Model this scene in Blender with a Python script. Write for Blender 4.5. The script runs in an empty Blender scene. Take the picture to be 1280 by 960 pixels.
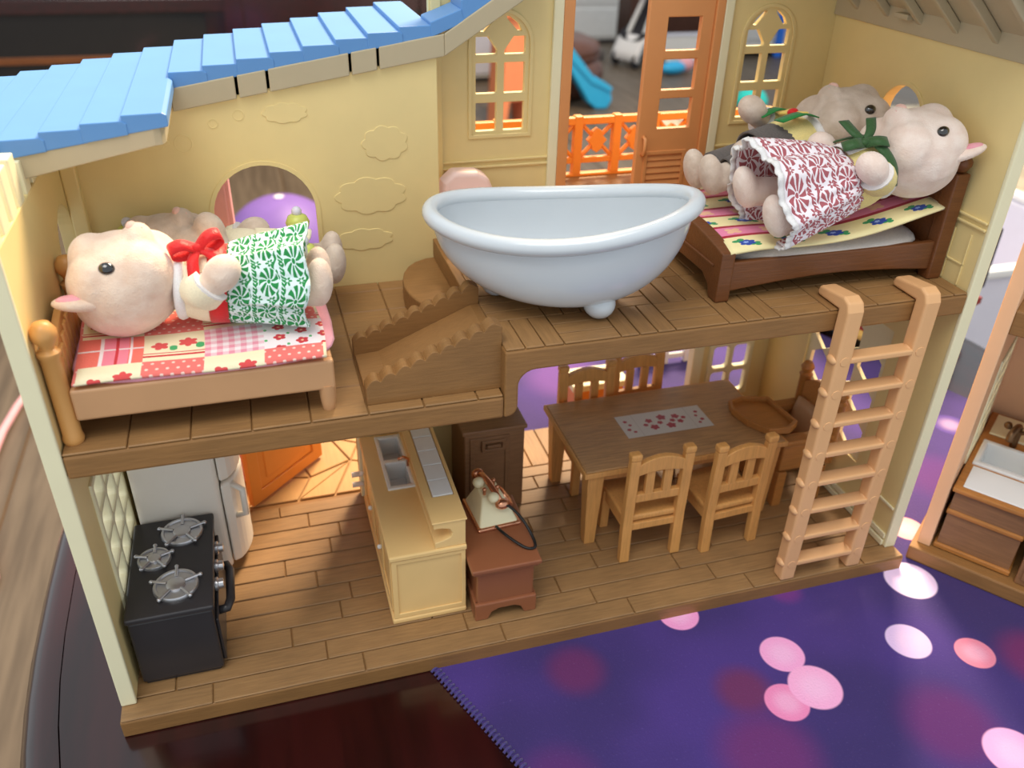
import bpy, bmesh, math, random
from mathutils import Vector, Matrix

random.seed(7)
SC = bpy.context.scene
COL = SC.collection
U = 0.007                      # everything below is laid out in toy units; one unit is 7 mm
PI = math.pi

# ------------------------------------------------------------------ camera
cam_d = bpy.data.cameras.new('camera')
cam = bpy.data.objects.new('camera', cam_d)
COL.objects.link(cam)
SC.camera = cam
cam_d.sensor_width = 36.0
cam_d.lens = 36.0 * 1073.48 / 1280.0
cam_d.clip_start = 0.01
cam_d.clip_end = 50
CR = ((0.95847055, -0.28413347, 0.02454333), (0.12845839, 0.50695541, 0.85234656), (0.25462256, 0.81379628, -0.52240116))
cam.matrix_world = Matrix(((CR[0][0], CR[1][0], -CR[2][0], 10.8054 * U), (CR[0][1], CR[1][1], -CR[2][1], -34.2366 * U),
                           (CR[0][2], CR[1][2], -CR[2][2], 40.0416 * U), (0, 0, 0, 1)))
cam_d.dof.use_dof = True
cam_d.dof.focus_distance = 0.325
cam_d.dof.aperture_fstop = 13

# ------------------------------------------------------------------ world, lights, exposure
w = bpy.data.worlds.new('room_light')
SC.world = w
w.use_nodes = True
w.node_tree.nodes['Background'].inputs[0].default_value = (0.89, 0.955, 1.0, 1)
w.node_tree.nodes['Background'].inputs[1].default_value = 0.8

def area(name, loc, target, sx, sy, power, col):
    d = bpy.data.lights.new(name, 'AREA')
    d.shape = 'RECTANGLE'; d.size = sx; d.size_y = sy; d.energy = power; d.color = col
    o = bpy.data.objects.new(name, d); COL.objects.link(o)
    o.location = loc
    o.rotation_euler = (Vector(target) - Vector(loc)).to_track_quat('-Z', 'Y').to_euler()
    return o
# a big window behind the toy house, and the ceiling lamp above the table
area('window_light', (0.95, 1.38, 1.75), (0.1, 0.12, 0.03), 0.65, 0.65, 130, (1.0, 0.77, 0.5))
area('ceiling_lamp', (-0.35, -0.55, 1.9), (0.2, 0.08, 0.1), 1.1, 1.1, 21, (1.0, 0.97, 0.92))
SC.view_settings.view_transform = 'Standard'
SC.view_settings.look = 'None'
SC.view_settings.gamma = 1.0
SC.view_settings.use_curve_mapping = False
SC.view_settings.exposure = 0.0

# ------------------------------------------------------------------ material helpers
def lin(c):
    r = []
    for x in c[:3]:
        x /= 255.0
        r.append(x / 12.92 if x <= 0.04045 else ((x + 0.055) / 1.055) ** 2.4)
    return (r[0], r[1], r[2], 1.0)

class V:
    """a scalar node socket with arithmetic"""
    def __init__(s, g, sock): s.g = g; s.s = sock
    def __add__(s, o): return s.g.math('ADD', s, o)
    __radd__ = __add__
    def __sub__(s, o): return s.g.math('SUBTRACT', s, o)
    def __rsub__(s, o): return s.g.math('SUBTRACT', o, s)
    def __mul__(s, o): return s.g.math('MULTIPLY', s, o)
    __rmul__ = __mul__
    def __truediv__(s, o): return s.g.math('DIVIDE', s, o)
    def __lt__(s, o): return s.g.math('LESS_THAN', s, o)
    def __gt__(s, o): return s.g.math('GREATER_THAN', s, o)

class G:
    def __init__(s, name, rough=0.5, spec=0.5, coat=0.0, sheen=0.0, metal=0.0, sss=0.0):
        s.m = bpy.data.materials.new(name); s.m.use_nodes = True
        s.nt = s.m.node_tree
        s.b = s.nt.nodes['Principled BSDF']
        i = s.b.inputs
        i['Roughness'].default_value = rough
        i['Specular IOR Level'].default_value = spec
        i['Coat Weight'].default_value = coat
        i['Coat Roughness'].default_value = 0.08
        i['Sheen Weight'].default_value = sheen
        i['Metallic'].default_value = metal
        s._c = {}
    def node(s, t): return s.nt.nodes.new(t)
    def put(s, sock, v):
        if isinstance(v, V): s.nt.links.new(v.s, sock)
        elif isinstance(v, bpy.types.NodeSocket): s.nt.links.new(v, sock)
        else: sock.default_value = v
    def math(s, op, *a):
        n = s.node('ShaderNodeMath'); n.operation = op
        for k, x in enumerate(a): s.put(n.inputs[k], x)
        return V(s, n.outputs[0])
    def f(s, op, *a): return s.math(op, *a)
    def fract(s, a): return s.math('FRACT', a)
    def floor(s, a): return s.math('FLOOR', a)
    def sin(s, a): return s.math('SINE', a)
    def abs(s, a): return s.math('ABSOLUTE', a)
    def mx(s, a, b): return s.math('MAXIMUM', a, b)
    def mn(s, a, b): return s.math('MINIMUM', a, b)
    def inv(s, a): return 1.0 - a
    def band(s, x, lo, hi): return (x > lo) * (x < hi)
    def smooth(s, x, lo, hi):
        n = s.node('ShaderNodeMapRange'); n.interpolation_type = 'SMOOTHSTEP'
        s.put(n.inputs[0], x); n.inputs[1].default_value = lo; n.inputs[2].default_value = hi
        return V(s, n.outputs[0])
    def length(s, a, b): return s.math('SQRT', a * a + b * b)
    def coords(s, kind='Object'):
        if kind not in s._c:
            t = s.node('ShaderNodeTexCoord'); p = s.node('ShaderNodeSeparateXYZ')
            s.nt.links.new(t.outputs[kind], p.inputs[0])
            s._c[kind] = (V(s, p.outputs[0]), V(s, p.outputs[1]), V(s, p.outputs[2]))
        return s._c[kind]
    def rnd(s):
        n = s.node('ShaderNodeObjectInfo'); return V(s, n.outputs['Random'])
    def noise(s, scale=(1, 1, 1), detail=4, offs=None, rough=0.55, kind='Object'):
        t = s.node('ShaderNodeTexCoord'); m = s.node('ShaderNodeMapping'); n = s.node('ShaderNodeTexNoise')
        s.nt.links.new(t.outputs[kind], m.inputs[0]); m.inputs['Scale'].default_value = scale
        if offs is not None:
            c = s.node('ShaderNodeCombineXYZ')
            for k in range(3): s.put(c.inputs[k], offs * (37.0 + 11 * k))
            s.nt.links.new(c.outputs[0], m.inputs['Location'])
        s.nt.links.new(m.outputs[0], n.inputs['Vector'])
        n.inputs['Scale'].default_value = 1.0; n.inputs['Detail'].default_value = detail; n.inputs['Roughness'].default_value = rough
        return V(s, n.outputs[0])
    def mix(s, fac, a, b):
        n = s.node('ShaderNodeMix'); n.data_type = 'RGBA'
        s.put(n.inputs[0], fac)
        for k, x in ((6, a), (7, b)):
            if isinstance(x, tuple): n.inputs[k].default_value = lin(x)
            else: s.put(n.inputs[k], x)
        return n.outputs[2]
    def color(s, c):
        if isinstance(c, tuple): s.b.inputs['Base Color'].default_value = lin(c)
        else: s.put(s.b.inputs['Base Color'], c)
    def bump(s, h, strength=0.3, dist=0.001):
        n = s.node('ShaderNodeBump'); n.inputs['Strength'].default_value = strength; n.inputs['Distance'].default_value = dist
        s.put(n.inputs['Height'], h); s.nt.links.new(n.outputs[0], s.b.inputs['Normal'])
    def rough(s, v): s.put(s.b.inputs['Roughness'], v)

def plastic(name, c, rough=0.42, var=0.05, grain=0.0, spec=0.45, coat=0.0, bump=0.05):
    g = G(name, rough, spec, coat)
    n = g.noise((0.35, 0.35, 0.35), 3)
    d = tuple(int(x * (1 - var)) for x in c); l = tuple(min(255, int(x * (1 + var))) for x in c)
    g.color(g.mix(n, d, l))
    if bump: g.bump(g.noise((9, 9, 9), 2), bump, 0.0002)
    return g.m

def woodplastic(name, c, axis=0, dark=0.8, rough=0.5, per=0.10, sc=1.0):
    """brown moulded plastic with fine scratched grain along one axis"""
    g = G(name, rough, 0.4)
    s = [7.0 * sc] * 3; s[axis] = 0.55 * sc
    r = g.rnd()
    n = g.noise(tuple(s), 5, r, 0.65)
    n2 = g.noise((0.25, 0.25, 0.25), 2)
    d = tuple(int(x * dark) for x in c)
    k = g.smooth(n, 0.3, 0.7)
    col = g.mix(k, d, c)
    col = g.mix(r * per * 2.0, col, tuple(int(x * 0.78) for x in c))
    col = g.mix(g.smooth(n2, 0.3, 0.8) * 0.3, col, tuple(min(255, int(x * 1.18)) for x in c))
    g.color(col)
    g.bump(n, 0.35, 0.0004)
    return g.m

M = {}
M['wall'] = plastic('yellow_plastic', (236, 214, 152), 0.45, 0.03)
M['cream'] = plastic('cream_plastic', (240, 233, 196), 0.45, 0.02)
M['brown'] = woodplastic('brown_grain_plastic', (150, 108, 62), 0, 0.9)
M['brown_y'] = woodplastic('brown_grain_plastic_across', (150, 108, 62), 1, 0.9)
M['plank'] = woodplastic('brown_plank_plastic', (156, 119, 77), 0, 0.86)
M['parquet_x'] = woodplastic('parquet_plastic_lengthwise', (158, 118, 73), 0, 0.88)
M['parquet_y'] = woodplastic('parquet_plastic_crosswise', (155, 115, 71), 1, 0.88)
M['groove'] = plastic('brown_groove_plastic', (108, 78, 46), 0.6)
M['roofblue'] = plastic('sky_blue_plastic', (95, 147, 206), 0.4, 0.03)
M['fascia'] = plastic('grey_beige_plastic', (186, 172, 142), 0.5, 0.04)
M['orange'] = plastic('orange_plastic', (220, 150, 92), 0.4, 0.04)
M['orange2'] = plastic('bright_orange_plastic', (232, 146, 62), 0.4, 0.04)
M['white'] = plastic('white_plastic', (238, 240, 240), 0.22, 0.01, coat=0.3, bump=0)
M['tubwhite'] = plastic('porcelain_white_plastic', (208, 215, 221), 0.2, 0.01, coat=0.35, bump=0)
M['fridge'] = plastic('ivory_plastic', (244, 236, 224), 0.35, 0.02)
M['black'] = plastic('black_plastic', (50, 48, 50), 0.34, 0.1)
M['steel'] = G('silver_paint', 0.32, metal=0.85); M['steel'].color((205, 205, 208)); M['steel'] = M['steel'].m
M['copper'] = G('copper_paint', 0.26, metal=0.9); M['copper'].color((222, 160, 126)); M['copper'] = M['copper'].m
M['bronze'] = G('bronze_paint', 0.35, metal=0.85); M['bronze'].color((120, 92, 66)); M['bronze'] = M['bronze'].m
M['butter'] = plastic('butter_plastic', (238, 200, 136), 0.38, 0.03)
M['chestnut'] = plastic('chestnut_plastic', (148, 92, 62), 0.3, 0.06)
M['walnut'] = woodplastic('walnut_plastic', (116, 70, 38), 0, 0.88, 0.33, 0.03)
M['umber'] = woodplastic('umber_plastic', (146, 106, 72), 0, 0.88, 0.45, 0.05)
M['honey'] = woodplastic('honey_plastic', (220, 160, 92), 2, 0.9, 0.4, 0.05)
M['honey_dark'] = woodplastic('dark_honey_plastic', (186, 124, 62), 0, 0.88, 0.4, 0.05)
M['tabletop'] = woodplastic('table_top_plastic', (200, 154, 104), 0, 0.8, 0.45, 0.05)
M['peach'] = plastic('peach_plastic', (236, 190, 150), 0.4, 0.03)
M['tan'] = plastic('tan_plastic', (230, 178, 126), 0.42, 0.03)
M['bedtan'] = plastic('pale_wood_plastic', (202, 154, 110), 0.42, 0.04)
M['honeypost'] = plastic('amber_plastic', (214, 158, 92), 0.4, 0.05)
M['lilac'] = plastic('lilac_white_plastic', (222, 222, 236), 0.35, 0.02)
M['lime'] = plastic('lime_plastic', (206, 214, 112), 0.35, 0.04)
M['yellow'] = plastic('toy_yellow_plastic', (246, 216, 120), 0.4, 0.03)
M['pinktoy'] = plastic('pink_plastic', (232, 170, 178), 0.45, 0.04)
M['palepink'] = plastic('pale_pink_plastic', (240, 208, 198), 0.4, 0.03)
M['stone'] = woodplastic('paving_plastic', (196, 152, 98), 1, 0.92, 0.5, 0.15, 0.3)
M['porch'] = plastic('paving_groove_plastic', (170, 126, 76), 0.6)
M['eye'] = G('black_bead', 0.08, 0.8, 1.0); M['eye'].color((12, 11, 11)); M['eye'] = M['eye'].m
M['cord'] = plastic('black_cord', (18, 18, 18), 0.45)
M['purple_toy'] = plastic('purple_vinyl', (122, 92, 168), 0.5, 0.05)
M['whiteroom'] = plastic('white_laminate', (232, 230, 226), 0.5, 0.03)
M['wallroom'] = plastic('painted_plaster', (222, 216, 206), 0.8, 0.02)
M['leather'] = plastic('brown_leather', (92, 58, 46), 0.32, 0.15)
M['bluetoy'] = plastic('turquoise_plastic', (50, 176, 230), 0.4, 0.03)
M['teal'] = plastic('teal_plastic', (36, 196, 190), 0.45, 0.05)
M['salmon'] = plastic('salmon_plastic', (248, 150, 104), 0.5, 0.04)
M['bluepost'] = plastic('blue_plastic', (40, 110, 214), 0.45, 0.04)
M['dark'] = plastic('dark_fabric', (42, 40, 46), 0.8, 0.2)
M['redtrim'] = plastic('dark_red_plastic', (140, 40, 36), 0.4, 0.05)
M['grass'] = plastic('yellow_green_plush', (170, 196, 70), 0.8, 0.1)

def flock(name, c, c2):
    g = G(name, 0.9, 0.15, sheen=0.35)
    n = g.noise((1.3, 1.3, 1.3), 3)
    f = g.noise((16, 16, 16), 2)
    g.color(g.mix(g.smooth(n, 0.3, 0.7), c2, c))
    g.bump(f + n * 2.2, 0.45, 0.0006)
    return g.m
M['lamb'] = flock('cream_flocking', (238, 216, 198), (228, 200, 180))
M['lamb_white'] = flock('white_flocking', (248, 230, 218), (240, 216, 202))
M['lamb_grey'] = flock('beige_flocking', (222, 204, 188), (206, 186, 168))
M['ear_pink'] = flock('pink_flocking', (244, 176, 190), (236, 160, 176))
M['nose_pink'] = flock('pale_pink_flocking', (240, 196, 182), (236, 188, 174))

def cloth(name, c, var=0.06, sc=12.0, rough=0.85):
    g = G(name, rough, 0.2, sheen=0.2)
    n = g.noise((sc, sc, sc), 2)
    g.color(g.mix(n, tuple(int(x * (1 - var)) for x in c), tuple(min(255, int(x * (1 + var))) for x in c)))
    g.bump(n, 0.35, 0.0005)
    return g.m
M['cloth_pink'] = cloth('pink_cloth', (244, 172, 190))
M['cloth_white'] = cloth('white_cloth', (240, 236, 234))
M['cloth_grey'] = cloth('light_grey_cloth', (206, 198, 192))
M['cloth_yellow'] = cloth('pale_yellow_cloth', (240, 222, 150))
M['cloth_cream'] = cloth('cream_cloth', (244, 232, 202))
M['cloth_trouser'] = cloth('dark_grey_cloth', (96, 90, 88), 0.2)
M['ribbon_red'] = cloth('red_satin', (214, 34, 36), 0.06, 12, 0.4)
M['ribbon_green'] = cloth('olive_green_satin', (58, 92, 52), 0.1, 12, 0.4)
M['felt_green'] = cloth('green_felt', (44, 130, 66), 0.1)
M['lace'] = cloth('white_lace', (244, 238, 236), 0.1, 20)

def mahogany():
    g = G('mahogany_lacquer', 0.2, 0.5, coat=0.6)
    n = g.noise((0.6, 0.05, 0.6), 5)
    g.color(g.mix(g.smooth(n, 0.3, 0.7), (30, 7, 8), (50, 13, 14)))
    g.b.inputs['Coat Roughness'].default_value = 0.12
    return g.m
M['mahogany'] = mahogany()
M['glassdark'] = G('smoked_glass', 0.08, 0.5, 0.5); M['glassdark'].color((24, 26, 30)); M['glassdark'] = M['glassdark'].m

def roomfloor():
    g = G('oak_laminate', 0.42, 0.4)
    r = g.rnd()
    n = g.noise((0.5, 0.035, 0.5), 5, r)
    c = g.mix(g.smooth(n, 0.3, 0.72), (84, 73, 61), (111, 98, 83))
    c = g.mix(r * 0.35, c, (94, 82, 68))
    g.color(c); g.bump(n, 0.1, 0.0004)
    return g.m
M['oak'] = roomfloor()

# ---- printed fabrics -----------------------------------------------------
def flower(g, x, y, cx, cy, R, n=5, depth=0.35, ph=0.0):
    a = x - cx; b = y - cy
    r = g.length(a, b); t = g.f('ARCTAN2', b, a)
    return r < (g.abs(g.sin(t * (n / 2.0) + ph)) * (R * depth) + R * (1 - depth))

def dress_print(name, ink, ground):
    g = G(name, 0.85, 0.2, sheen=0.2)
    u, v, _ = g.coords('UV')                 # u around, v down the skirt
    x = u * 9.0; y = v * 3.0
    row = g.floor(y); cx = g.fract(x + row * 0.5) - 0.5; cy = g.fract(y) - 0.56
    a = cx; b = cy * 1.15
    r = g.length(a, b); t = g.f('ARCTAN2', b, a)
    petals = (g.sin(t * 9.0 + r * 9.0) > -0.35) * g.band(r, 0.1, 0.4)
    core = r < 0.07
    # curls and dots between the wheels
    ex = g.fract(x * 2.0 + row) - 0.5; ey = g.fract(y * 4.0) - 0.5
    dots = (g.length(ex, ey) < 0.16) * (r > 0.43)
    vine = (g.abs(g.sin(x * 12.0) * 0.08 + cy - 0.28) < 0.045) * (r > 0.43)
    lx = g.fract(x * 2.0 + row + 0.5) - 0.5; ly = (g.fract(y * 2.0 + 0.1) - 0.5) * 0.75
    leaf = flower(g, lx, ly, 0.0, 0.0, 0.27, 6, 0.75) * (r > 0.43) * (g.length(lx, ly) > 0.07)
    # braided band at each row edge
    fy = g.fract(y)
    braid = (fy < 0.13) * (g.sin(x * 60.0 + fy * 40.0) > -0.5)
    m = g.mx(g.mx(petals, core), g.mx(g.mx(dots, vine), g.mx(leaf, braid)))
    n = g.noise((14, 14, 14), 2)
    g.color(g.mix(m, ground, ink)); g.bump(n, 0.3, 0.0004)
    return g.m
M['dress_red'] = dress_print('red_printed_cotton', (176, 96, 104), (248, 240, 246))
M['dress_green'] = dress_print('green_printed_cotton', (42, 140, 74), (224, 242, 240))

def quilt():
    g = G('patchwork_cotton', 0.85, 0.2, sheen=0.2)
    u, v, _ = g.coords('UV')                 # u 0..1 head to foot, v 0..1 front to back
    pink = (242, 124, 116); cream = (250, 238, 200); rose = (246, 176, 196); red = (214, 58, 66); white = (252, 238, 240)
    x = u * 4.1 - 0.05; y = v * 3.3 + 0.58
    cxi = g.floor(x); ryi = g.floor(y)
    fx = g.fract(x); fy = g.fract(y)
    # polka dot cloth
    dx = g.fract(x * 6.0 + g.floor(y * 6.0) * 0.5) - 0.5; dy = g.fract(y * 6.0) - 0.5
    dots = g.mix(g.length(dx, dy) < 0.17, pink, (252, 214, 200))
    # gingham
    ga = g.fract(x * 5.0) < 0.5; gb = g.fract(y * 5.0) < 0.5
    ging = g.mix((ga + gb) * 0.45, white, (238, 140, 164))
    # tartan
    ta = g.band(fx, 0.3, 0.36) + g.band(fx, 0.78, 0.82); tb = g.band(fy, 0.5, 0.55)
    tart = g.mix(g.band(fx, 0.36, 0.76), (246, 122, 106), (246, 140, 160))
    tart = g.mix(g.mn(ta + tb, 1.0), tart, white)
    tart = g.mix(g.band(fx, 0.55, 0.6), tart, red)
    # roses on cream
    fl = g.mx(flower(g, fx, fy, 0.26, 0.52, 0.15), flower(g, fx, fy, 0.72, 0.6, 0.17, 6))
    lf = g.mx(flower(g, fx, fy, 0.48, 0.42, 0.09, 2), flower(g, fx, fy, 0.92, 0.45, 0.1, 2))
    st = g.mx(g.band(fy, 0.13, 0.19), g.band(fy, 0.24, 0.27))
    rosec = g.mix(lf, cream, (74, 176, 108)); rosec = g.mix(fl, rosec, (226, 84, 84)); rosec = g.mix(st, rosec, red)
    # small red flowers on white
    sx = g.fract(x * 2.6) - 0.5; sy = g.fract(y * 2.6 + g.floor(x * 2.6) * 0.5) - 0.5
    sf = g.mix(flower(g, sx, sy, 0.0, 0.0, 0.3, 5, 0.3), white, red)
    sf = g.mix(g.length(sx, sy) < 0.07, sf, (250, 190, 150))
    sf = g.mix(flower(g, sx, sy, 0.38, 0.3, 0.1, 2), sf, (96, 180, 110))
    # choose by a five-step sequence over column and row
    c = g.mix(cxi > 0.5, tart, rosec)
    c = g.mix(cxi > 1.5, c, ging)
    c = g.mix(cxi > 2.5, c, sf)
    alt = g.fract((cxi + ryi) / 2.0) > 0.25
    c = g.mix(g.inv(g.band(ryi, 0.5, 1.5)), c, g.mix(alt, rosec, dots))
    g.color(c); g.bump(g.noise((14, 14, 14), 2), 0.35, 0.0005)
    return g.m
M['quilt'] = quilt()

def stripes():
    g = G('striped_floral_cotton', 0.85, 0.2, sheen=0.2)
    u, v, _ = g.coords('UV')                 # v runs across the stripes
    x = u * 5.0; y = v * 6.0
    fy = g.fract(y); row = g.floor(y)
    odd = g.fract(row / 2.0) > 0.25
    cream = (252, 238, 180)
    fx = g.fract(x + row * 0.25)
    leaf = g.mx(flower(g, fx, fy, 0.34, 0.66, 0.17, 3, 0.5), flower(g, fx, fy, 0.68, 0.36, 0.15, 3, 0.5))
    fl = flower(g, fx, fy, 0.5, 0.5, 0.2, 6, 0.25)
    c = g.mix(leaf, cream, (58, 158, 96)); c = g.mix(fl, c, (40, 74, 176)); c = g.mix(flower(g, fx, fy, 0.47, 0.53, 0.07, 5), c, (150, 180, 240))
    px = g.fract(x * 1.2) - 0.5
    p = g.mix(flower(g, px, fy - 0.5, 0.0, 0.0, 0.26, 4, 0.5), (240, 140, 178), (248, 196, 160))
    p = g.mix(g.mx(fy < 0.17, fy > 0.83), p, (178, 32, 58))
    g.color(g.mix(odd, c, p)); g.bump(g.noise((14, 14, 14), 2), 0.35, 0.0005)
    return g.m
M['stripes'] = stripes()

def matprint():
    g = G('printed_desk_mat', 0.8, 0.25, sheen=0.15)
    x, y, _ = g.coords('Object')
    n = g.noise((0.09, 0.09, 0.09), 2)
    c = g.mix(g.smooth(n, 0.35, 0.7), (58, 44, 104), (74, 52, 130))
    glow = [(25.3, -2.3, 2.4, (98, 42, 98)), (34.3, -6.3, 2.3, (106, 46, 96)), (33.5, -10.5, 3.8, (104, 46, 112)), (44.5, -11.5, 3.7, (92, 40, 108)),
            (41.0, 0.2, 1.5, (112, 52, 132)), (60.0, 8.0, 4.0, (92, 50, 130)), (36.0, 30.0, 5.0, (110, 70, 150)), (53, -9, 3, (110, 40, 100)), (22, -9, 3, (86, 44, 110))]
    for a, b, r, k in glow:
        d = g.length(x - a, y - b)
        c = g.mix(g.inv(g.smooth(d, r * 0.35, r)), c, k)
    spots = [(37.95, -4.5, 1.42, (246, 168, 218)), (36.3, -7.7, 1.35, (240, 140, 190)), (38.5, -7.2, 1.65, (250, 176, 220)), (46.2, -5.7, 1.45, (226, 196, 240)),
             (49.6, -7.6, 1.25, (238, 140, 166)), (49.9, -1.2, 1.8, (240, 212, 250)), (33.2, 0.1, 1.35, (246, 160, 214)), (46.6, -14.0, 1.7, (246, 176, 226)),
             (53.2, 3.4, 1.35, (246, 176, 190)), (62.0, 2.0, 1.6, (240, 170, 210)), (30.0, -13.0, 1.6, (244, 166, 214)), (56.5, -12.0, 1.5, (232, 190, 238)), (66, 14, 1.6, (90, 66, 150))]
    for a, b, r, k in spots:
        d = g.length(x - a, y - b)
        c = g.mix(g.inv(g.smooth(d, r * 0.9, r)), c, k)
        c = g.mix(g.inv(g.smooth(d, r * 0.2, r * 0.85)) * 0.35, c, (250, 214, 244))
    f = g.noise((7, 7, 7), 2)
    g.color(g.mix(g.smooth(f, 0.6, 0.8) * 0.15, c, (150, 130, 200))); g.bump(f, 0.4, 0.0006)
    return g.m
M['mat'] = matprint()
M['stitch'] = cloth('navy_stitching', (74, 64, 122), 0.2)

def sticker():
    g = G('flower_print_sticker', 0.35, 0.4)
    u, v, _ = g.coords('UV')
    m = None
    for k, (a, b, r) in enumerate([(0.34, 0.62, .10), (0.5, 0.7, .13), (0.66, 0.66, .11), (0.36, 0.32, .12), (0.55, 0.3, .13), (0.68, 0.42, .09), (0.45, 0.48, .08), (0.28, 0.46, .07), (0.74, 0.56, .07), (0.6, 0.5, .08),
                                   (0.08, 0.72, .06), (0.11, 0.55, .05), (0.07, 0.36, .06), (0.12, 0.24, .05), (0.92, 0.72, .06), (0.89, 0.55, .05), (0.93, 0.36, .06), (0.88, 0.24, .05)]):
        h = flower(g, u * 2.3, v, a * 2.3, b, r, 5, 0.35, k)
        m = h if m is None else g.mx(m, h)
    ln = g.band(u, 0.185, 0.19) + g.band(u, 0.81, 0.815)
    g.color(g.mix(ln * 0.5, g.mix(m, (216, 212, 208), (172, 44, 62)), (150, 140, 140)))
    return g.m
M['sticker'] = sticker()

def playmat():
    g = G('printed_map_sheet', 0.7, 0.3)
    n = g.noise((0.06, 0.06, 0.06), 3); n2 = g.noise((0.4, 0.15, 0.4), 3)
    c = g.mix(g.smooth(n, 0.4, 0.6), (196, 182, 156), (222, 208, 180))
    g.color(g.mix(g.smooth(n2, 0.58, 0.66), c, (140, 124, 100)))
    return g.m
M['playmat'] = playmat()

# ------------------------------------------------------------------ mesh helpers
class MB:
    def __init__(s): s.v = []; s.f = []; s.uv = {}
    def add(s, vs, fs):
        b = len(s.v); s.v += [tuple(q) for q in vs]; s.f += [tuple(i + b for i in f) for f in fs]; return s
    def box(s, x0, x1, y0, y1, z0, z1):
        return s.add([(x0, y0, z0), (x1, y0, z0), (x1, y1, z0), (x0, y1, z0), (x0, y0, z1), (x1, y0, z1), (x1, y1, z1), (x0, y1, z1)],
                     [(0, 3, 2, 1), (4, 5, 6, 7), (0, 1, 5, 4), (1, 2, 6, 5), (2, 3, 7, 6), (3, 0, 4, 7)])
    @staticmethod
    def p3(axis, a, b, h):
        return (h, a, b) if axis == 'x' else (a, h, b) if axis == 'y' else (a, b, h)
    def prism(s, poly, axis, a, b):
        n = len(poly)
        vs = [s.p3(axis, p[0], p[1], a) for p in poly] + [s.p3(axis, p[0], p[1], b) for p in poly]
        fs = [tuple(range(n))[::-1], tuple(range(n, 2 * n))] + [(i, (i + 1) % n, n + (i + 1) % n, n + i) for i in range(n)]
        return s.add(vs, fs)
    def plate(s, outer, holes, axis, a, b):
        """an outline with holes, given thickness"""
        bm = bmesh.new(); loops = []
        for lp in [outer] + holes:
            vs = [bm.verts.new((p[0], p[1], 0)) for p in lp]
            for i in range(len(vs)): bm.edges.new((vs[i], vs[(i + 1) % len(vs)]))
            loops.append(vs)
        bmesh.ops.triangle_fill(bm, use_beauty=True, use_dissolve=False, edges=bm.edges[:])
        bm.verts.index_update()
        n = len(bm.verts)
        co = [v.co.copy() for v in bm.verts]
        vs = [s.p3(axis, c.x, c.y, a) for c in co] + [s.p3(axis, c.x, c.y, b) for c in co]
        fs = []
        for f in bm.faces:
            ids = [v.index for v in f.verts]
            fs.append(tuple(ids[::-1])); fs.append(tuple(i + n for i in ids))
        for lp in loops:
            ids = [v.index for v in lp]
            for i in range(len(ids)):
                j = (i + 1) % len(ids); fs.append((ids[i], ids[j], n + ids[j], n + ids[i]))
        bm.free()
        return s.add(vs, fs)
    def lathe(s, prof, c=(0, 0, 0), n=20, axis='z'):
        vs = []; fs = []
        for r, h in prof:
            for k in range(n):
                t = 2 * PI * k / n; a, b = r * math.cos(t), r * math.sin(t)
                q = (a, b, h) if axis == 'z' else (a, h, b) if axis == 'y' else (h, a, b)
                vs.append((q[0] + c[0], q[1] + c[1], q[2] + c[2]))
        m = len(prof)
        for i in range(m - 1):
            for k in range(n):
                fs.append((i * n + k, i * n + (k + 1) % n, (i + 1) * n + (k + 1) % n, (i + 1) * n + k))
        fs.append(tuple(range(n))[::-1]); fs.append(tuple(range((m - 1) * n, m * n)))
        return s.add(vs, fs)
    def tube(s, pts, r, n=10, closed=False):
        pts = [Vector(q) for q in pts]; m = len(pts); vs = []; fs = []
        up = None
        for i, q in enumerate(pts):
            if closed: d = pts[(i + 1) % m] - pts[i - 1]
            else: d = pts[min(i + 1, m - 1)] - pts[max(i - 1, 0)]
            d.normalize()
            if up is None:
                up = Vector((0, 0, 1)) if abs(d.z) < 0.9 else Vector((1, 0, 0))
            e = d.cross(up).normalized(); up2 = e.cross(d).normalized(); up = up2
            rr = r[i] if isinstance(r, (list, tuple)) else r
            for k in range(n):
                t = 2 * PI * k / n; vs.append(q + e * (rr * math.cos(t)) + up2 * (rr * math.sin(t)))
        for i in range(m if closed else m - 1):
            for k in range(n):
                j = (i + 1) % m
                fs.append((i * n + k, j * n + k, j * n + (k + 1) % n, i * n + (k + 1) % n))
        if not closed: fs.append(tuple(range(n))); fs.append(tuple(range((m - 1) * n, m * n))[::-1])
        return s.add(vs, fs)
    def ell(s, c, r, nu=18, nv=12, rot=None):
        if not isinstance(r, (tuple, list)): r = (r, r, r)
        vs = []; fs = []
        R = rot or Matrix.Identity(3)
        def P(x, y, z): return tuple(Vector(c) + R @ Vector((x * r[0], y * r[1], z * r[2])))
        vs.append(P(0, 0, -1))
        for i in range(1, nv):
            a = -PI / 2 + PI * i / nv
            for k in range(nu):
                t = 2 * PI * k / nu; vs.append(P(math.cos(a) * math.cos(t), math.cos(a) * math.sin(t), math.sin(a)))
        vs.append(P(0, 0, 1)); top = len(vs) - 1
        for k in range(nu): fs.append((0, 1 + (k + 1) % nu, 1 + k))
        for i in range(nv - 2):
            for k in range(nu):
                a = 1 + i * nu; b = a + nu
                fs.append((a + k, a + (k + 1) % nu, b + (k + 1) % nu, b + k))
        a = 1 + (nv - 2) * nu
        for k in range(nu): fs.append((a + k, a + (k + 1) % nu, top))
        return s.add(vs, fs)
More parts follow.
